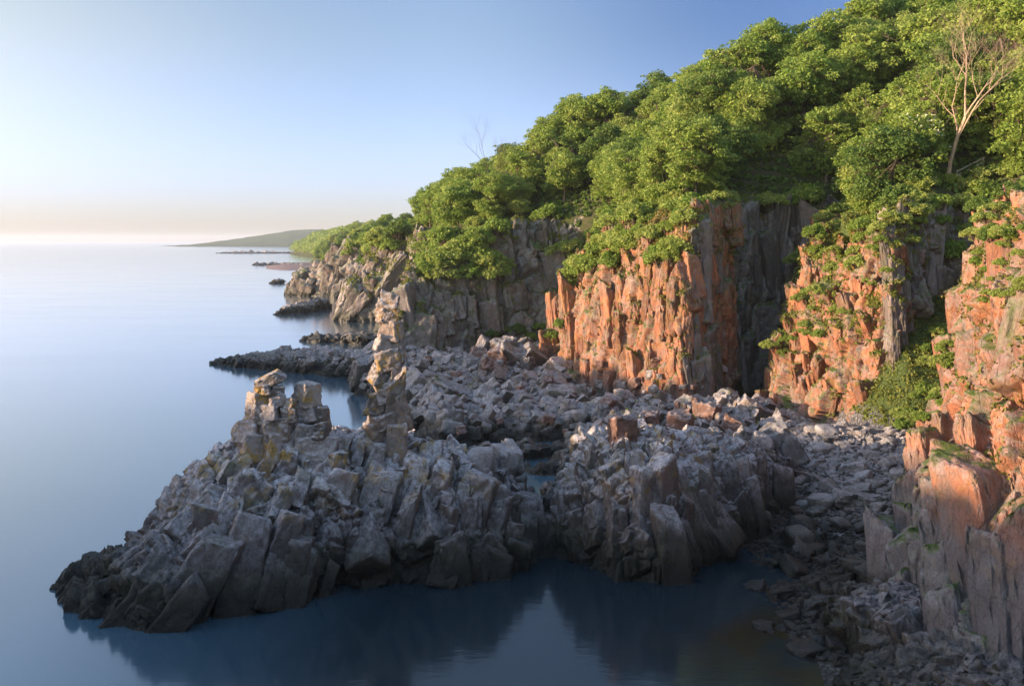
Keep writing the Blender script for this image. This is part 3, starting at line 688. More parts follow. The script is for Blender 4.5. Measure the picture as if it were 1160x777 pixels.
# ------------------------------------------------------------------ ray casting helper on everything built so far
def bvh_of(objs):
    vs, fs, o = [], [], 0
    for ob in objs:
        P = getco(ob.data); n = len(ob.data.polygons)
        for p in ob.data.polygons: fs.append(tuple(i + o for i in p.vertices))
        vs += P.tolist(); o += len(P)
    return BVHTree.FromPolygons(vs, fs)
shoreo = bpy.data.objects['rocky_shore']; beacho = bpy.data.objects['boulder_beach']
BV = bvh_of([shoreo, mid, crag, CL['D'], CL['F'], CL['C']])
BVL = bvh_of([hillside] + list(CL.values()))
def hit_px(px, py, bv=None):
    d = Vector(((px - 580) / F, 1, -(py - HZ) / F)).normalized()
    r = (bv or BV).ray_cast(Vector((0, 0, HC)), d); return r[0]
def drop(x, y, bv=None, z0=90):
    r = (bv or BVL).ray_cast(Vector((x, y, z0)), Vector((0, 0, -1))); return r[0]

spec = [(541, 400, 1.5, 1, 'pink block standing on the shore ridge below the cove wall, left of its pair'), (563, 402, 1.3, 1, 'pink block standing on the shore ridge below the cove wall, right of its pair'), (598, 408, .9, 0, 'grey block on the shore just right of the pink pair'),
        (830, 482, .95, 1, 'upright pink block on the shore at the foot of the second buttress'), (800, 470, 1.2, 1, 'reddish block below the dark cove wall'), (706, 487, .9, 1, 'dark red block at the foot of the large orange buttress'), (735, 476, 1.0, 1, 'reddish slab at the foot of the large orange buttress'),
        (770, 478, 1.1, 1, 'low reddish slab between the two orange buttresses'), (512, 484, 1.0, 0, 'rounded boulder by the inner channel'), (490, 470, .8, 0, 'grey boulder left of the rounded one by the inner channel'), (575, 520, 1.3, 0, 'blocky boulder behind the sea crag near the channel'),
        (545, 525, 1.2, 0, 'low block behind the sea crag, left of the blocky boulder'), (884, 508, 1.4, 0, 'large domed boulder at the top of the cove beach'), (655, 470, 1.0, 0, 'grey boulder on the shore left of the orange buttress foot'), (690, 455, .9, 1, 'small red rock against the orange buttress'),
        (860, 500, 1.1, 0, 'grey block left of the large domed boulder'), (405, 470, 1.1, 0, 'dark boulder between the short pillar and the tallest pillar')]
for px, py, r, red, lb in spec:
    h = hit_px(px, py + 4)
    if h is None: continue
    boulder(h.x, h.y, h.z, r, rb, BR if red else BM, lb, 'loose blocks along the rocky shore', .2, 1.25)
for k in range(110):
    px, py = rb.uniform(465, 860), rb.uniform(405, 520); h = hit_px(px, py)
    if h is None or h.z > 6.5 or h.z < .3 or h.y < 70: continue
    r = rb.uniform(.3, .85)
    red = rb.random() < .3
    boulder(h.x, h.y, h.z, r, rb, BR if red else BM, ('small pinkish loose rock on the rocky shore' if red else 'small grey loose rock on the rocky shore'), ('pinkish' if red else 'grey') + ' loose rocks on the rocky shore', .25, 1.1)

# ------------------------------------------------------------------ trees
def tube(path, radii, sides=5):
    vs, fs = [], []
    for i, (p, r) in enumerate(zip(path, radii)):
        a = path[max(0, i - 1)]; b = path[min(len(path) - 1, i + 1)]; t = (Vector(b) - Vector(a)).normalized()
        u = t.cross(Vector((0, 0, 1)) if abs(t.z) < .9 else Vector((1, 0, 0))).normalized(); w = t.cross(u)
        for k in range(sides):
            an = 2 * math.pi * k / sides; vs.append(tuple(Vector(p) + u * (r * math.cos(an)) + w * (r * math.sin(an))))
    for i in range(len(path) - 1):
        for k in range(sides):
            fs.append((i * sides + k, i * sides + (k + 1) % sides, (i + 1) * sides + (k + 1) % sides, (i + 1) * sides + k))
    return vs, fs
class MB:
    def __init__(s): s.v = []; s.f = []
    def add(s, v, f): o = len(s.v); s.v += v; s.f += [tuple(i + o for i in q) for q in f]
    def mesh(s):
        me = bpy.data.meshes.new('m'); me.from_pydata(s.v, [], s.f); me.update(); smooth(me); return me
def leaves(centres, rads, counts, size, nr, flat=.5, upb=.6):
    """clumps of small folded leaf faces; returns mesh with 'tone' per face"""
    C = np.repeat(np.array(centres, np.float32), counts, 0); Rr = np.repeat(np.array(rads, np.float32), counts, 0)
    tone = np.repeat(nr.random(len(centres)).astype(np.float32), counts); n = len(C)
    d = nr.normal(size=(n, 3)).astype(np.float32); d /= np.linalg.norm(d, axis=1, keepdims=True)
    rad = (nr.random(n) ** .45).astype(np.float32)
    off = d * rad[:, None] * Rr[:, None]; off[:, 2] *= flat; off[:, 2] -= .25 * rad * rad * Rr * .6
    P = C + off
    nn = nr.normal(size=(n, 3)).astype(np.float32) * .75 + d * .35; nn[:, 2] += upb; nn /= np.linalg.norm(nn, axis=1, keepdims=True)
    a = np.cross(nn, nr.normal(size=(n, 3)).astype(np.float32)); a /= np.linalg.norm(a, axis=1, keepdims=True) + 1e-6; b = np.cross(nn, a)
    s = (size * (.6 + .8 * nr.random(n))).astype(np.float32)[:, None]
    v = np.stack([P - a * s, P + b * s * .55 + nn * s * .18, P + a * s, P - b * s * .55 + nn * s * .18], 1).reshape(-1, 3)
    f = np.arange(4 * n).reshape(-1, 4)
    me = mesh_np(v, f)
    at = me.attributes.new('tone', 'FLOAT', 'FACE'); at.data.foreach_set('value', np.clip(tone + .35 * (nr.random(n) - .5), 0, 1).astype(np.float32)[:len(me.polygons)])
    return me
def make_tree(seed, H, R, low=.22, nclump=130, nleaf=85, leaf=.2, clump=1.15, lean=0., flat=.5, nl=9, trunk_r=None):
    rr = random.Random(seed); nr = np.random.default_rng(seed); mb = MB()
    tr = trunk_r or H * .018
    top = H * .78; path = []
    for i in range(7):
        t = i / 6; path.append((lean * t * t * H + rr.gauss(0, .12) * t, rr.gauss(0, .12) * t, top * t - .6 * (i == 0)))
    mb.add(*tube(path, [tr * (1.25 - t * .16 * 1) if i else tr * 1.5 for i, t in enumerate(range(7))], 7))
    def tp(t):
        i = min(5, int(t * 6)); return Vector(path[i]).lerp(Vector(path[i + 1]), t * 6 - i)
    # envelope with lobes
    lob = [(rr.uniform(0, 6.28), rr.uniform(-.6, .9), rr.uniform(-.14, .36)) for _ in range(12)]
    cz = H * (low + 1) / 2; hz = H * (1 - low) / 2; cen = []
    subs = [(Vector((lean * H * .5 + rr.gauss(0, .4), rr.gauss(0, .4), H * .80)), R * .50)]
    for k in range(8):
        th = k * 2.4 + rr.uniform(-.5, .5); hh = rr.uniform(max(.16, low + .1), .78); o_ = R * rr.uniform(.45, .78) * (1.1 - .35 * hh)
        subs.append((Vector((math.cos(th) * o_ + lean * H * .5, math.sin(th) * o_, H * hh)), R * rr.uniform(.38, .6)))
    t_ = 0
    while len(cen) < nclump and t_ < 9000:
        t_ += 1
        lc, lr = rr.choice(subs); d_ = Vector((rr.gauss(0, 1), rr.gauss(0, 1), rr.gauss(.15, .9))).normalized(); q_ = rr.uniform(.35, 1) ** .5; spray = rr.random() < .16; q_ = rr.uniform(1.05, 1.4) if spray else q_
        p = lc + Vector((d_.x * lr * q_, d_.y * lr * q_, d_.z * lr * q_ * .8))
        if p.z < H * low * .8 or not spray and any((p - c2).length < r2_ * .55 for c2, r2_ in subs if c2 != lc): continue
        if any((p - c).length < clump * .54 for c in cen): continue
        cen.append(p)
    limbs = []
    for k in range(nl):
        th = k * 2.4 + rr.uniform(-.4, .4); t0 = rr.uniform(.3, .98); a = tp(t0); u = rr.uniform(-.1, .8)
        e = Vector((math.cos(th) * R * .62 + lean * H * .5, math.sin(th) * R * .62, max(a.z + .8, cz + u * hz * .8)))
        m = a.lerp(e, .5) + Vector((rr.gauss(0, .25), rr.gauss(0, .25), rr.uniform(0, .5)))
        limbs.append((a, m, e)); mb.add(*tube([tuple(a), tuple(m), tuple(e)], [tr * .5, tr * .33, tr * .14], 5))
    for c in cen:
        a, m, e = min(limbs, key=lambda l: min((c - l[1]).length, (c - l[2]).length))
        s = m if (c - m).length < (c - e).length else e
        mb.add(*tube([tuple(s), tuple(s.lerp(c, .5) + Vector((0, 0, .15))), tuple(c)], [tr * .16, tr * .1, .012], 4))
    rads = [clump * rr.choice((.5, .7, .9, 1.15)) * rr.uniform(.9, 1.1) for _ in cen]
    crown = leaves([tuple(c) for c in cen], rads, [max(20, int(nleaf * (r / clump) ** 2)) for r in rads], leaf, nr, flat)
    return mb.mesh(), crown
M_leaf = leaf_mat('leaves_spring', (.15, .255, .04), (.205, .29, .05), (.33, .40, .10), .42)
M_leafd = leaf_mat('leaves_dark', (.07, .14, .03), (.11, .18, .035), (.17, .24, .055), .38)
M_leafl = leaf_mat('leaves_light', (.22, .31, .06), (.29, .36, .08), (.41, .45, .14), .45)
M_bark = bark_mat('bark', (.16, .12, .09), (.08, .065, .05)); M_barkl = bark_mat('bark_pale', (.48, .36, .27), (.30, .21, .15))
TP = []
for i, (H, R, low, nc, nlf, mat) in enumerate([(12, 5.0, .05, 330, 80, M_leaf), (13, 4.8, .1, 340, 80, M_leaf), (10.5, 4.6, .03, 320, 80, M_leaf), (11.5, 4.2, .06, 300, 80, M_leafd), (13, 5.2, .08, 350, 80, M_leafd), (11, 4.2, .05, 300, 75, M_leafl), (9.5, 4.0, .03, 290, 75, M_leafl), (12.5, 5.3, .1, 340, 75, M_leaf)]):
    tm, cm = make_tree(900 + i, H, R, low, nc, int(nlf * .9), .21, 1.1, flat=(.5, .6, .5, .6, .5, .65, .55, .48)[i])
    tm.materials.append(M_bark); cm.materials.append(mat); TP.append((tm, cm, H, R))
M_names = ['green', 'tall green', 'bushy green', 'dark green', 'tall dark green', 'pale green', 'small pale green', 'broad green']
TREES = []
def tree(x, y, z, s, kind, rz, name='leafy_tree', sx=1.):
    tm, cm, H, R = TP[kind]
    e = empty(name, (x, y, z - .3)); e.rotation_euler = (0, 0, rz); e.scale = (s * sx, s * sx, s)
    a = link_copy('trunk', tm, e); b = link_copy('crown', cm, e)
    e['category'] = 'tree'; TREES.append((e, kind, s * H, s * R)); return e
def link_copy(name, me, parent):
    o = bpy.data.objects.new(name, me); COL.objects.link(o); o.parent = parent; return o

rt = random.Random(77); pts = []
def scatter(n, xr, yr, dmin, dmax, sp, srange, kinds, minpx=-60):
    cnt = 0; t_ = 0
    while cnt < n and t_ < n * 300:
        t_ += 1
        x, y = rt.uniform(*xr), rt.uniform(*yr)
        if y < 87: continue
        px = PXY(x, y, 0)[0]
        if px > 1230 or px < minpx: continue
        d, zb, rb_ = brow_query(x, y); d = d[0]
        if d < dmin or d > dmax: continue
        k = .8 + .5 * min(1, y / 200) if y < 420 else 1.4
        if any((x - a) ** 2 + (y - b) ** 2 < (sp * .5 * (1 + q)) ** 2 for a, b, q in pts): continue
        s = rt.uniform(*srange) * (.72 + .28 * min(1, d / 12)); pts.append((x, y, s))
        tree(x, y, float(hill(x, y)[0]), s, rt.choice(kinds), rt.uniform(0, 6.28)); cnt += 1
scatter(190, (-20, 100), (58, 260), 2.4, 46, 5.0, (.78, 1.08), [0, 1, 2, 3, 4, 5, 6, 7, 0, 2, 7, 1])
scatter(40, (-70, 10), (225, 420), 2.0, 34, 6.2, (.5, .85), [0, 2, 3, 5, 6, 7])
scatter(60, (-190, -20), (420, 900), 1, 46, 9.5, (.9, 1.3), [0, 2, 3, 5, 7])

# ------------------------------------------------------------------ shrubs
def make_shrub(seed, R, H, mat, n=26, nleaf=70, leaf=.12, clump=.55):
    rr = random.Random(seed); nr = np.random.default_rng(seed); mb = MB(); cen = []
    for _ in range(n):
        th, q = rr.uniform(0, 6.28), rr.random() ** .5
        p = Vector((math.cos(th) * q * R, math.sin(th) * q * R, H * (.2 + .75 * math.sqrt(max(0, 1 - q * q)) * rr.uniform(.6, 1.1)))); cen.append(p)
        mb.add(*tube([(p.x * .1, p.y * .1, -.3), (p.x * .5, p.y * .5, p.z * .6), tuple(p)], [.04, .025, .01], 4))
    cm = leaves([tuple(c) for c in cen], [clump * rr.uniform(.7, 1.2) for _ in cen], [nleaf] * len(cen), leaf, nr, .75, .5)
    tm = mb.mesh(); tm.materials.append(M_bark); cm.materials.append(mat); return tm, cm
SHP = [make_shrub(1200 + i, R, H, m, n, 80, lf) for i, (R, H, m, n, lf) in enumerate([(1.5, 1.5, M_leafl, 34, .13), (1.3, 1.9, M_leaf, 34, .14), (1.8, 1.3, M_leafl, 40, .13), (1.1, 1.1, M_leaf, 24, .12), (1.6, 2.2, M_leafd, 40, .15)])]
SHRUBS = []
def shrub(p, s, k, rz, zs=1.):
    s *= min(1, p.y / 110) ** 1.5
    e = empty('shrub', tuple(p)); e.rotation_euler = (rt.gauss(0, .1), rt.gauss(0, .1), rz); e.scale = (s, s, s * zs)
    link_copy('stems', SHP[k][0], e); link_copy('foliage', SHP[k][1], e); e['category'] = 'shrub'; SHRUBS.append((e, k, s)); return e
# along the brow, hanging a little over it
for (a, b) in zip(BROW[3:31], BROW[4:32]):
    L_ = math.hypot(b[0] - a[0], b[1] - a[1]); n = max(1, int(L_ / (3.6 if a[1] < 190 else 6.5)))
    for i in range(n):
        t = (i + rt.random()) / n; x, y = a[0] + (b[0] - a[0]) * t + rt.gauss(0, .9), a[1] + (b[1] - a[1]) * t + rt.gauss(0, .9)
        if PXY(x, y, 20)[0] > 1200: continue
        h = drop(x, y)
        if h is None or h.z < 8: continue
        shrub(h - Vector((0, 0, .3)), rt.uniform(.8, 1.6) * (1 if y < 200 else 1.4), rt.choice([0, 1, 2, 4, 1]), rt.uniform(0, 6))
# on slopes and ledges picked from the picture
def shrub_zone(poly, n, s, kinds, bv, zs=1.):
    xs = [p[0] for p in poly]; ys = [p[1] for p in poly]; c = 0; t_ = 0
    while c < n and t_ < n * 40:
        t_ += 1; px, py = rt.uniform(min(xs), max(xs)), rt.uniform(min(ys), max(ys))
        if not inpoly(px, py, poly): continue
        h = hit_px(px, py, bv)
        if h is None: continue
        shrub(h - Vector((0, 0, .15)), rt.uniform(*s), rt.choice(kinds), rt.uniform(0, 6), zs); c += 1
shrub_zone([(690, 215), (780, 220), (785, 300), (700, 300), (650, 330), (640, 290)], 58, (.6, 1.25), [0, 1, 2, 1], BVL)
shrub_zone([(490, 270), (560, 250), (570, 310), (520, 320), (480, 310)], 30, (1., 1.7), [0, 1, 2], BVL)
shrub_zone([(930, 240), (1080, 190), (1090, 240), (990, 300), (930, 310), (900, 300)], 36, (.5, 1.1), [0, 2, 1], BVL)
shrub_zone([(1085, 200), (1160, 190), (1160, 260), (1110, 330), (1090, 260)], 30, (.6, 1.2), [1, 4, 2], BVL)
BVG = bvh_of([beacho, CL['F'], CL['G'], CL['H']])
shrub_zone([(1055, 380), (1080, 360), (1070, 450), (1040, 510), (1000, 520), (1010, 490)], 26, (.45, .95), [1, 0, 2, 3], BVG)
shrub_zone([(1000, 230), (1070, 235), (985, 330), (890, 420), (860, 405), (925, 300)], 40, (.35, .75), [0, 2, 3], BVL)
shrub_zone([(1105, 255), (1160, 245), (1160, 340), (1110, 360)], 14, (.5, 1.), [0, 2, 3], BVL)
shrub_zone([(375, 255), (465, 245), (465, 285), (400, 300)], 14, (1.2, 2.2), [1, 4, 2], BVL)
shrub_zone([(560, 360), (640, 350), (640, 400), (540, 400)], 7, (.6, 1.0), [1, 4], BVL)
print('trees', len(TREES), 'shrubs', len(SHRUBS))

# ------------------------------------------------------------------ grass and herbs on the ledges (stuff)
def ledge_grass(ob, n, seed, label, fn, size=.22, mat=None, name='ledge_grass'):
    me = ob.data; nr = np.random.default_rng(seed); m = len(me.polygons)
    c = np.empty(m * 3, np.float32); me.polygons.foreach_get('center', c); c = c.reshape(-1, 3)
    no = np.empty(m * 3, np.float32); me.polygons.foreach_get('normal', no); no = no.reshape(-1, 3)
    w = fn(c, no, fbm(c * .35, 3, seed)); w = np.clip(w, 0, None)
    if w.sum() == 0: return
    idx = nr.choice(m, n, p=w / w.sum()); P = c[idx] + nr.normal(size=(n, 3)) * .08
    me2 = leaves(P, [size * 1.6] * n, [9] * n, size * .62, nr, .8, .1)
    o = link(name, me2, mat or M_grass); tag(o, label, kind='stuff'); return o
M_grass = leaf_mat('ledge_herbs', (.14, .18, .03), (.14, .18, .03), (.22, .20, .05), .3)
M_dry = leaf_mat('dry_herbs', (.20, .15, .04), (.20, .15, .04), (.13, .17, .03), .3)
ledge = lambda lo, hi, th: (lambda c, no, f: np.clip((no[:, 2] - .15) / .4, 0, 1) * np.clip((c[:, 2] - lo) / (hi - lo), .0, 1) * (f > th))
ledge_grass(CL['D'], 13000, 1, 'grass and herbs on the top of the large orange buttress', lambda c, no, f: (np.clip((c[:, 2] - 12) / 8, 0, 1) ** 1.5 + .06) * np.clip((no[:, 2] + .05) / .3, 0, 1) * (f > -.15), .22, M_dry)
ledge_grass(CL['D'], 2200, 2, 'green tufts in the clefts of the large orange buttress', ledge(2, 8, .0), .2)
ledge_grass(CL['F'], 15000, 3, 'grass and herbs over the second orange buttress', lambda c, no, f: (np.clip((c[:, 2] - 8) / 8, 0, 1) + .15) * np.clip((no[:, 2] + .2) / .4, 0, 1) * (f > -.02), .22, M_grass)
ledge_grass(CL['H'], 14000, 4, 'dry grass on the nearest buttress', lambda c, no, f: (np.clip((c[:, 2] - 11) / 6, 0, 1)) * np.clip((no[:, 2] + .1) / .4, 0, 1) * (f > -.1), .17, M_dry)
ledge_grass(CL['H'], 7000, 5, 'green herbs on the upper nearest buttress', lambda c, no, f: (np.clip((c[:, 2] - 9) / 8, 0, 1)) * np.clip((no[:, 2] + .1) / .4, 0, 1) * (f > .08), .18, M_grass)
ledge_grass(CL['C'], 5000, 6, 'herbs on the far cove wall', ledge(4, 14, .05), .3, M_grass)
ledge_grass(CL['E'], 1800, 7, 'herbs on the dark cove wall', ledge(3, 18, .0), .24, M_grass)
ledge_grass(CL['G'], 5000, 8, 'herbs on the grey columns above the gully', ledge(3, 14, -.1), .2, M_grass)
ledge_grass(CL['B'], 6000, 9, 'herbs on the nearer headland', ledge(4, 18, -.1), .45, M_grass)
ledge_grass(hillside, 26000, 10, 'undergrowth on the wooded slope', lambda c, no, f: ((c[:, 1] > 50) & (c[:, 1] < 260) & (c[:, 0] < .56 * c[:, 1]) & (c[:, 2] > 12)).astype(float) * np.clip(1 - (c[:, 2] - 20) / 25, .1, 1), .5, M_leafd, 'undergrowth')
ledge_grass(beacho, 5000, 11, 'green cover in the gully above the beach', lambda c, no, f: (c[:, 2] > 4.2) * 1. * (c[:, 0] > 28), .24, M_grass, 'ground_cover')
ledge_grass(shoreo, 500, 12, 'small grass patches on the rocky shore', lambda c, no, f: (no[:, 2] > .6) * (c[:, 2] > 3) * (f > .35) * 1., .16, M_grass)

# ------------------------------------------------------------------ bare trees
def bare(name, x, y, z, H, lean, seed, label, mat, spread=.36, r0=.24, first=.40, depth=6):
    rr = random.Random(seed); mb = MB()
    def grow(p, d, L_, r, k):
        path = [p]; q = p; dd = d.copy()
        for i in range(3):
            dd = (dd + Vector((rr.gauss(0, .10), rr.gauss(0, .10), .05))).normalized(); q = q + dd * (L_ / 3); path.append(q)
        r1 = r * .62
        mb.add(*tube([tuple(a) for a in path], [r, r * .88, r * .75, r1], 7 if k < 2 else 4))
        if k >= depth: return
        nb = 3 if k else 4
        for i in range(nb):
            ax = Vector((rr.gauss(0, 1), rr.gauss(0, 1), rr.gauss(0, .3))).normalized()
            nd = (dd + ax * rr.uniform(.5, 1.0) * (1 if k else .8) + Vector((0, 0, .18))).normalized()
            grow(path[-1] if i < 2 else path[2], nd, L_ * rr.uniform(.6, .85) * (.72 if k == 0 else 1), r1 * rr.uniform(.6, .9), k + 1)
    e = empty(name, (x, y, z)); grow(Vector((0, 0, -.5)), Vector((lean, 0, 1)).normalized(), H * first, r0, 0)
    me = mb.mesh(); link('branches', me, mat, e); tag(e, label, 'tree'); return e
h = hit_px(1073, 204, BVL); open('/tmp/dbg.txt','w').write(str((h, PXY(h.x, h.y, h.z))))
bare('dead_tree', h.x, h.y, h.z, 16.5 * h.y / 92, .22, 5, 'pale leafless tree with a curved trunk at the upper right, above the fence', M_barkl)
yD = 186.; h = drop(X_(553, yD), yD, BVL); bare('dead_tree', h.x, h.y, h.z, 15, 0, 6, 'bare grey treetop showing above the green canopy on the skyline', M_bark, first=.5, r0=.16)
h = hit_px(752, 228, BVL)
if h: bare('dead_tree', h.x, h.y, h.z, 7, -.5, 8, 'thin bare leaning stem above the large orange buttress', M_barkl, r0=.1, depth=3)
h = hit_px(712, 270, BVL)
if h: bare('dead_tree', h.x, h.y, h.z, 5, -.2, 9, 'small twisted bare tree on the left edge of the large orange buttress', M_bark, r0=.09, depth=4)

# blossoming bush
def blossom(px, Y, s, label, seed):
    h = hit_px(px, Y, BVL); tm, cm = make_shrub(seed, 2.2, 5, M_leaf, 60, 70, .14, .7)
    nr = np.random.default_rng(seed); rr = random.Random(seed)
    P = getco(cm)[::4]; idx = nr.choice(len(P), 260); idx = [i for i in idx if P[i][2] > 1.5]
    fl = leaves(P[idx] + np.array([0, 0, .12]), [.14] * len(idx), [8] * len(idx), .055, nr, .5, .9)
    e = empty('flowering_bush', tuple(h)); e.scale = (s, s, s)
    link('stems', tm, M_bark, e); link('foliage', cm, M_leaf, e)
    t = NT('blossom'); t.bsdf((.75, .75, .62), .7); link('blossom', fl, t.m, e); tag(e, label, 'bush')
blossom(1036, 195, 1.25, 'bush with white blossom left of the pale leafless tree', 61)
blossom(965, 225, 1., 'bush with fading cream blossom above the second orange buttress', 62)

# ------------------------------------------------------------------ fences
M_wood = bark_mat('weathered_wood', (.36, .31, .26), (.22, .19, .16))
def box(mb, c, s, R=None):
    v = []
    for sx in (-1, 1):
        for sy in (-1, 1):
            for sz in (-1, 1):
                p = Vector((sx * s[0] / 2, sy * s[1] / 2, sz * s[2] / 2))
                if R is not None: p = R @ p
                v.append(tuple(Vector(c) + p))
    mb.add(v, [(0, 1, 3, 2), (4, 6, 7, 5), (0, 4, 5, 1), (2, 3, 7, 6), (0, 2, 6, 4), (1, 5, 7, 3)])
def fence(A, B, n, label, hgt=1.1):
    A, B = Vector(A), Vector(B); e = empty('wooden_fence', tuple((A + B) / 2)); o = (A + B) / 2
    for i in range(n):
        p = A.lerp(B, i / (n - 1)) - o; mb = MB(); box(mb, (p.x, p.y, p.z + hgt / 2 - .15), (.11, .11, hgt + .3)); me = mb.mesh(); smooth(me, False); link('post', me, M_wood, e)
    d = B - A; R = d.to_track_quat('X', 'Z').to_matrix()
    for z in (.55, .98):
        mb = MB(); c = Vector((0, 0, z)) + R @ Vector((0, -.075, 0)); box(mb, c, (d.length + .2, .035, .12), R); me = mb.mesh(); smooth(me, False); link('rail', me, M_wood, e)
    tag(e, label, 'fence', 'wooden fences on the cliff path')
def fpt(px, py):
    h = hit_px(px, py + 3, BVL); return (h.x, h.y, h.z)
def fence2(a, b, n, label):
    A, B = Vector(fpt(*a)), Vector(fpt(*b)); m = min(A.y, B.y, key=lambda q: q)
    B = Vector((X_(b[0], A.y + .4), A.y + .4, HC - (b[1] - HZ) * (A.y + .4) / F)); fence(A, B, n, label)
fence2((1026, 212), (1060, 212), 4, 'short horizontal wooden fence left of the pale leafless tree')
fence2((1084, 202), (1114, 190), 3, 'sloping wooden fence right of the pale leafless tree')
fence2((571, 238), (597, 238), 3, 'small distant wooden fence above the far cove wall')

# ------------------------------------------------------------------ labels of trees and shrubs
def where(px):
    for lim, s in ((345, 'on the far wooded point'), (400, 'behind the farther headland'), (470, 'on the nearer headland'), (560, 'above the tallest pillar'), (650, 'above the far cove wall'),
                   (790, 'above the largest orange buttress'), (930, 'above the dark cove wall'), (1010, 'above the second orange buttress'), (1070, 'left of the bare tree'), (1110, 'around the bare tree')):
        if px < lim: return s
    return 'at the right picture edge'
ORD = ['first', 'second', 'third', 'fourth', 'fifth', 'sixth', 'seventh', 'eighth', 'ninth', 'tenth', 'eleventh', 'twelfth', 'thirteenth', 'fourteenth', 'fifteenth', 'sixteenth', 'seventeenth', 'eighteenth', 'nineteenth', 'twentieth']
def name_all(items, fn, group):
    b = {}
    for e, key, px in items: b.setdefault(key, []).append((px, e))
    for key, l in b.items():
        l.sort(key=lambda q: q[0])
        for i, (px, e) in enumerate(l):
            if len(l) > 1: e['label'] = fn(key) + (', %s from left' % (ORD[i] if i < 20 else 'twentieth or later'))
            else: e['label'] = fn(key)
            e['group'] = group
items = []
for e, k, H_, R_ in TREES:
    x, y, z = e.location; px = PXY(x, y, z)[0]; d = brow_query(x, y)[0][0]
    row = 'front' if d < 9 else 'second' if d < 20 else 'back'
    items.append((e, (M_names[k], row, where(px)), px))
name_all(items, lambda k: '%s tree, %s row %s' % k, 'trees on the wooded slope')
items = []
for e, k, s in SHRUBS:
    x, y, z = e.location; px, py = PXY(x, y, z)
    w = where(px) if py < 260 else 'in the green gully' if px > 1000 and py > 330 else where(px).replace('above', 'on the brow of').replace('of the left end of', 'of the left end of')
    items.append((e, (['bright', 'upright green', 'spreading pale', 'small green', 'tall dark'][k], ('large ' if s > 1.2 else ''), w), px))
name_all(items, lambda k: '%s%s shrub %s' % (k[1], k[0], k[2]), 'shrubs on the cliff tops')

# ------------------------------------------------------------------ far coast
rw = random.Random(5); nr = np.random.default_rng(5); cen = []
for _ in range(900):
    y = rw.uniform(900, 1650); x0 = np.interp(y, [850, 1000, 1250, 1500, 1700], [-172, -190, -250, -335, -330]); x = x0 + rw.random() ** 1.5 * 160
    z = float(hill(x, y)[0]); cen.append((x, y, z + rw.uniform(5, 9)))
me = leaves(cen, [7.5] * len(cen), [90] * len(cen), 1.3, nr, .8, .4)
tag(link('woodland', me, M_leaf), 'wooded point beyond the headlands', kind='stuff')
def farhill(x, y):
    t = (x + 1450) / 1150.
    prof = np.interp(x, [-1480, -1350, -1250, -1120, -1000, -900, -820, -700, -400], [-2, 5, 9, 24, 42, 56, 62, 58, 50])
    return prof * np.exp(-((y - 4000) / 420.) ** 2) * 1.15 - 4 + 5 * fbm(np.stack([x / 60, y / 60, x * 0], 1), 4, 3) * np.clip(prof / 20, 0, 1)
me = grid_mesh(np.arange(-1700, -200, 12.), np.arange(3200, 4700, 14.), farhill); smooth(me)
t = NT('far_forest'); p = t.pos(); n = t.noise(p, .03, 6, .75)
t.bsdf(t.mix(t.ramp(n, .4, .6), (.04, .075, .03), (.08, .10, .04)), .95, t.bump(t.noise(p, .08, 4, .7), 1., 8))
tag(link('hills', me, t.m), 'low wooded hills on the horizon', kind='structure')

# unseen headland at the viewpoint, its long ridge added to shade the foreground
HL = [(-112, 174, -1, 4), (-112, 164, 7, 7), (-110, 150, 14, 9), (-102, 130, 16, 10), (-92, 110, 16, 10), (-85, 90, 16, 10), (-87, 70, 15.6, 11), (-90, 47, 17.2, 12), (-89, 34, 20, 12), (-86, 20, 21, 12), (-62, 4, 19, 10), (-30, -8, 17, 8), (-8, -6, 18.0, 4.5), (4, -6, 18.2, 4.5), (16, -14, 19, 7), (40, -18, 20, 9)]
secs = []
for i, (x, y, z, w) in enumerate(HL):
    a, b = HL[max(0, i - 1)], HL[min(len(HL) - 1, i + 1)]; tx, ty = b[0] - a[0], b[1] - a[1]; l_ = math.hypot(tx, ty); nx_, ny_ = -ty / l_, tx / l_
    secs.append([(x + nx_ * k * w, y + ny_ * k * w, zz) for k, zz in ((1.25, -2), (.9, z * .55), (.6, z - .4), (0, z), (-.8, z - .5), (-1.6, -2))])
me = remesh([sweep(secs)], .8); joints(me, R_lean, [((5, 4, 7), 1.), ((2, 2, 3), .4)], 777, .2)
# keep clear of the lens
P = getco(me); near = (np.hypot(P[:, 0], P[:, 1]) < 6); P[near, 2] = np.minimum(P[near, 2], 18.3); me.vertices.foreach_set('co', P.ravel()); me.update()
tag(link('shade_headland', me, M_mid), 'unseen rocky point added behind and left of the viewer to cast shade', kind='structure')

# ------------------------------------------------------------------ sea
v = []; f = []
me = mesh_np(np.array([(-15000, -1500, 0), (15000, -1500, 0), (15000, 15000, 0), (-15000, 15000, 0)], float), [[0, 1, 2, 3]])
t = NT('sea_water'); p = t.pos()
n1 = t.noise(t.pos(scale=(1, 3.0, 1)), .02, 4, .6); n2 = t.noise(t.pos(scale=(1, 2.2, 1)), .9, 4, .6); n3 = t.noise(p, .25, 4, .6)
c = t.mix(t.ramp(n1, .4, .6), (.06, .13, .195), (.075, .15, .215))
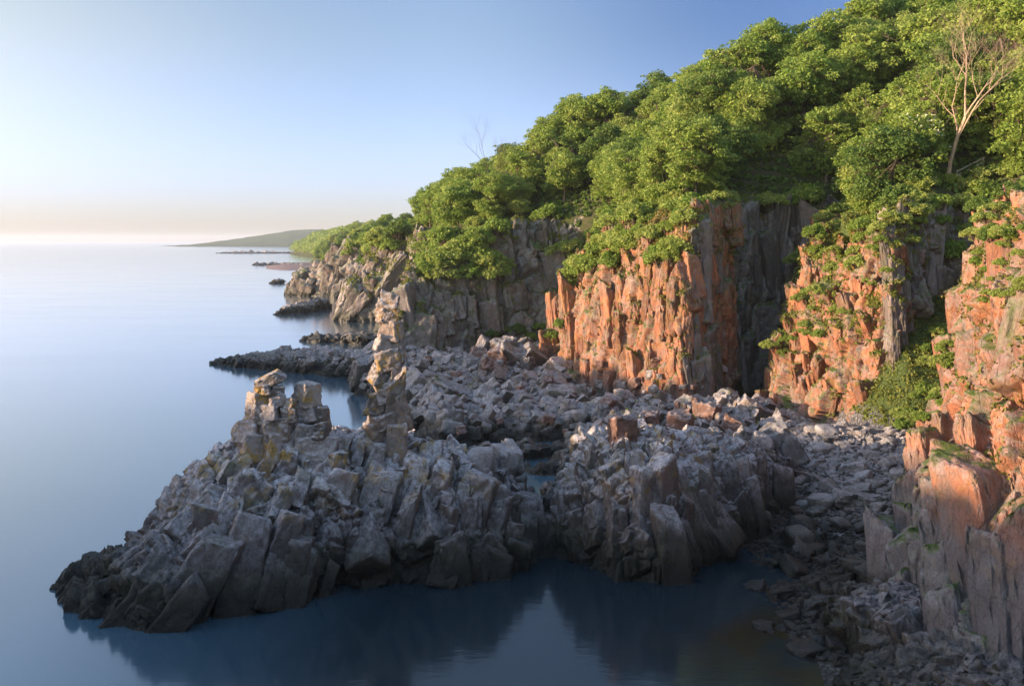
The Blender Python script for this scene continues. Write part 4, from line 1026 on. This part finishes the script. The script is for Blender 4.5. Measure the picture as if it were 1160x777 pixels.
# brown bottom showing in the shallow corner of the pool
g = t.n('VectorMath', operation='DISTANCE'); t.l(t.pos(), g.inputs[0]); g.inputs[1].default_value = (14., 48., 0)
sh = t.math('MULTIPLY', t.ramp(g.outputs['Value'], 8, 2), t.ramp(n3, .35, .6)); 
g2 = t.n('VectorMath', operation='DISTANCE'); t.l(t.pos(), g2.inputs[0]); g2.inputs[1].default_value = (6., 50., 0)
c = t.mix(t.ramp(g2.outputs['Value'], 30, 14, 0, .93), c, (.008, .016, .022))  # pool painted dark in place of the cliffs' dark reflection
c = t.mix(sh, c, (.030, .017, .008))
b = t.bsdf(c, t.ramp(n1, .35, .65, .10, .15), t.bump(n2, .3, .03), .5); t.l(t.ramp(g2.outputs['Value'], 14, 32, 1.36, 1.8), b.inputs['IOR']); t.l(t.ramp(g2.outputs['Value'], 14, 32, 0, .85), b.inputs['Coat Weight']); b.inputs['Coat Roughness'].default_value = .12; b.inputs['Coat IOR'].default_value = 1.8  # sky reflection weakened over the same pool to darken it
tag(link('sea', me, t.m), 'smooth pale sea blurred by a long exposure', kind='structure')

# haze
def haze_box(d):
    x0, x1, y0, y1, z0, z1 = -15500, 15500, -1700, 15500, -5, 92
    v = [(x, y, z) for x in (x0, x1) for y in (y0, y1) for z in (z0, z1)]
    me = bpy.data.meshes.new('haze'); me.from_pydata(v, [], [(0, 1, 3, 2), (4, 6, 7, 5), (0, 4, 5, 1), (2, 3, 7, 6), (0, 2, 6, 4), (1, 5, 7, 3)])
    t = NT('haze'); pv = t.n('VolumePrincipled'); pv.inputs['Color'].default_value = (.80, .85, .95, 1); pv.inputs['Density'].default_value = d; pv.inputs['Anisotropy'].default_value = .2
    t.l(pv.outputs[0], t.out.inputs['Volume']); tag(link('haze', me, t.m), 'thin sea haze', kind='stuff')
import os
if not os.environ.get('NOHAZE'): haze_box(.8e-4)

# ------------------------------------------------------------------ light, sky, camera
w = bpy.data.worlds.new('World'); S.world = w; w.use_nodes = True; nt = w.node_tree
sky = nt.nodes.new('ShaderNodeTexSky'); sky.sky_type = 'NISHITA'; sky.sun_disc = False
sky.sun_elevation = SUN_EL; sky.sun_rotation = math.atan2(TO_SUN.x, TO_SUN.y); sky.air_density = 1.0; sky.dust_density = .6; sky.ozone_density = 1.6
def wn(t, **kw):
    o = nt.nodes.new('ShaderNode' + t)
    for k, v in kw.items(): setattr(o, k, v)
    return o
def wl(a, b): nt.links.new(a, b)
tc = wn('TexCoord'); sx = wn('SeparateXYZ'); wl(tc.outputs['Generated'], sx.inputs[0])
def ramp3(sock, stops):
    m = wn('MapRange'); m.inputs[1].default_value = stops[0][0]; m.inputs[2].default_value = stops[-1][0]; wl(sock, m.inputs[0])
    r = wn('ValToRGB'); wl(m.outputs[0], r.inputs[0]); e = r.color_ramp.elements; a, b = stops[0][0], stops[-1][0]; r.color_ramp.interpolation = 'EASE'
    while len(e) < len(stops): e.new(.5)
    for q, (p_, c_) in zip(e, stops): q.position = (p_ - a) / (b - a); q.color = (*[v / SKN for v in c_], 1)
    return r.outputs[0]
SKN = 1.5   # the ramp holds the gains divided by this
SKY_TOP = [(-.7, (1.15, .86, .72)), (-.1, (.58, .565, .68)), (.25, (.22, .27, .45)), (.8, (.25, .32, .5))]
SKY_LOW = [(-.7, (.615, .675, 1.34)), (-.1, (.55, .615, 1.24)), (.25, (.55, .55, .9)), (.8, (.5, .5, .8))]
top = ramp3(sx.outputs[0], SKY_TOP); low = ramp3(sx.outputs[0], SKY_LOW)
fz = wn('MapRange', interpolation_type='SMOOTHSTEP'); wl(sx.outputs[2], fz.inputs[0]); fz.inputs[1].default_value = .0; fz.inputs[2].default_value = .22
mx = wn('Mix', data_type='RGBA'); wl(fz.outputs[0], mx.inputs[0]); wl(low, mx.inputs[6]); wl(top, mx.inputs[7])
mu = wn('Mix', data_type='RGBA', blend_type='MULTIPLY'); mu.inputs[0].default_value = 1; wl(sky.outputs[0], mu.inputs[6]); wl(mx.outputs[2], mu.inputs[7])
fz2 = wn('MapRange', interpolation_type='SMOOTHSTEP'); wl(sx.outputs[2], fz2.inputs[0]); fz2.inputs[1].default_value = .26; fz2.inputs[2].default_value = .6
fy = wn('MapRange', interpolation_type='SMOOTHSTEP'); wl(sx.outputs[1], fy.inputs[0]); fy.inputs[1].default_value = .5; fy.inputs[2].default_value = -.3
fm = wn('Math', operation='MAXIMUM'); wl(fz2.outputs[0], fm.inputs[0]); wl(fy.outputs[0], fm.inputs[1])
m3 = wn('Mix', data_type='RGBA'); wl(fm.outputs[0], m3.inputs[0]); fh = wn('MapRange', interpolation_type='SMOOTHSTEP'); wl(sx.outputs[2], fh.inputs[0]); fh.inputs[1].default_value = .0; fh.inputs[2].default_value = .10
mh = wn('Mix', data_type='RGBA'); wl(fh.outputs[0], mh.inputs[0]); mh.inputs[6].default_value = (.90, .93, 1.0, 1); mh.inputs[7].default_value = (1.02, .98, 1.0, 1)
mk = wn('Mix', data_type='RGBA', blend_type='MULTIPLY'); mk.inputs[0].default_value = 1; wl(mx.outputs[2], mk.inputs[6]); wl(mh.outputs[2], mk.inputs[7]); wl(mk.outputs[2], m3.inputs[6]); m3.inputs[7].default_value = (1.45 / SKN, 1.28 / SKN, 1.22 / SKN, 1)
wl(m3.outputs[2], mu.inputs[7])
bg = nt.nodes['Background']; wl(mu.outputs[2], bg.inputs[0]); bg.inputs[1].default_value = .15
SKG = wn('Mix', data_type='RGBA', blend_type='MULTIPLY'); SKG.inputs[0].default_value = 1; SKG.clamp_result = False; wl(mu.outputs[2], SKG.inputs[6]); SKG.inputs[7].default_value = (SKN, SKN, SKN, 1); wl(SKG.outputs[2], bg.inputs[0])
sl = bpy.data.lights.new('sun', 'SUN'); sl.energy = 3.3; sl.angle = math.radians(.6); sl.color = (1, .74, .48)
so = bpy.data.objects.new('sun', sl); COL.objects.link(so); so.rotation_euler = TO_SUN.to_track_quat('Z', 'Y').to_euler(); so.location = (-60, -30, 60)
cam = bpy.data.cameras.new('camera'); co = bpy.data.objects.new('camera', cam); COL.objects.link(co)
co.location = (0, 0, HC); co.rotation_euler = (math.pi / 2, 0, 0); cam.sensor_width = 36; cam.lens = 36 * F / 1160; cam.shift_y = -(388.5 - HZ) / 1160
cam.clip_end = 60000; cam.clip_start = .1; S.camera = co
S.view_settings.view_transform = 'Standard'; S.view_settings.look = 'None'; S.view_settings.exposure = 1.7; S.view_settings.gamma = 1
S.cycles.use_denoising = True; S.cycles.max_bounces = 6; S.cycles.diffuse_bounces = 3; S.cycles.glossy_bounces = 3; S.cycles.transmission_bounces = 4; S.cycles.volume_bounces = 1
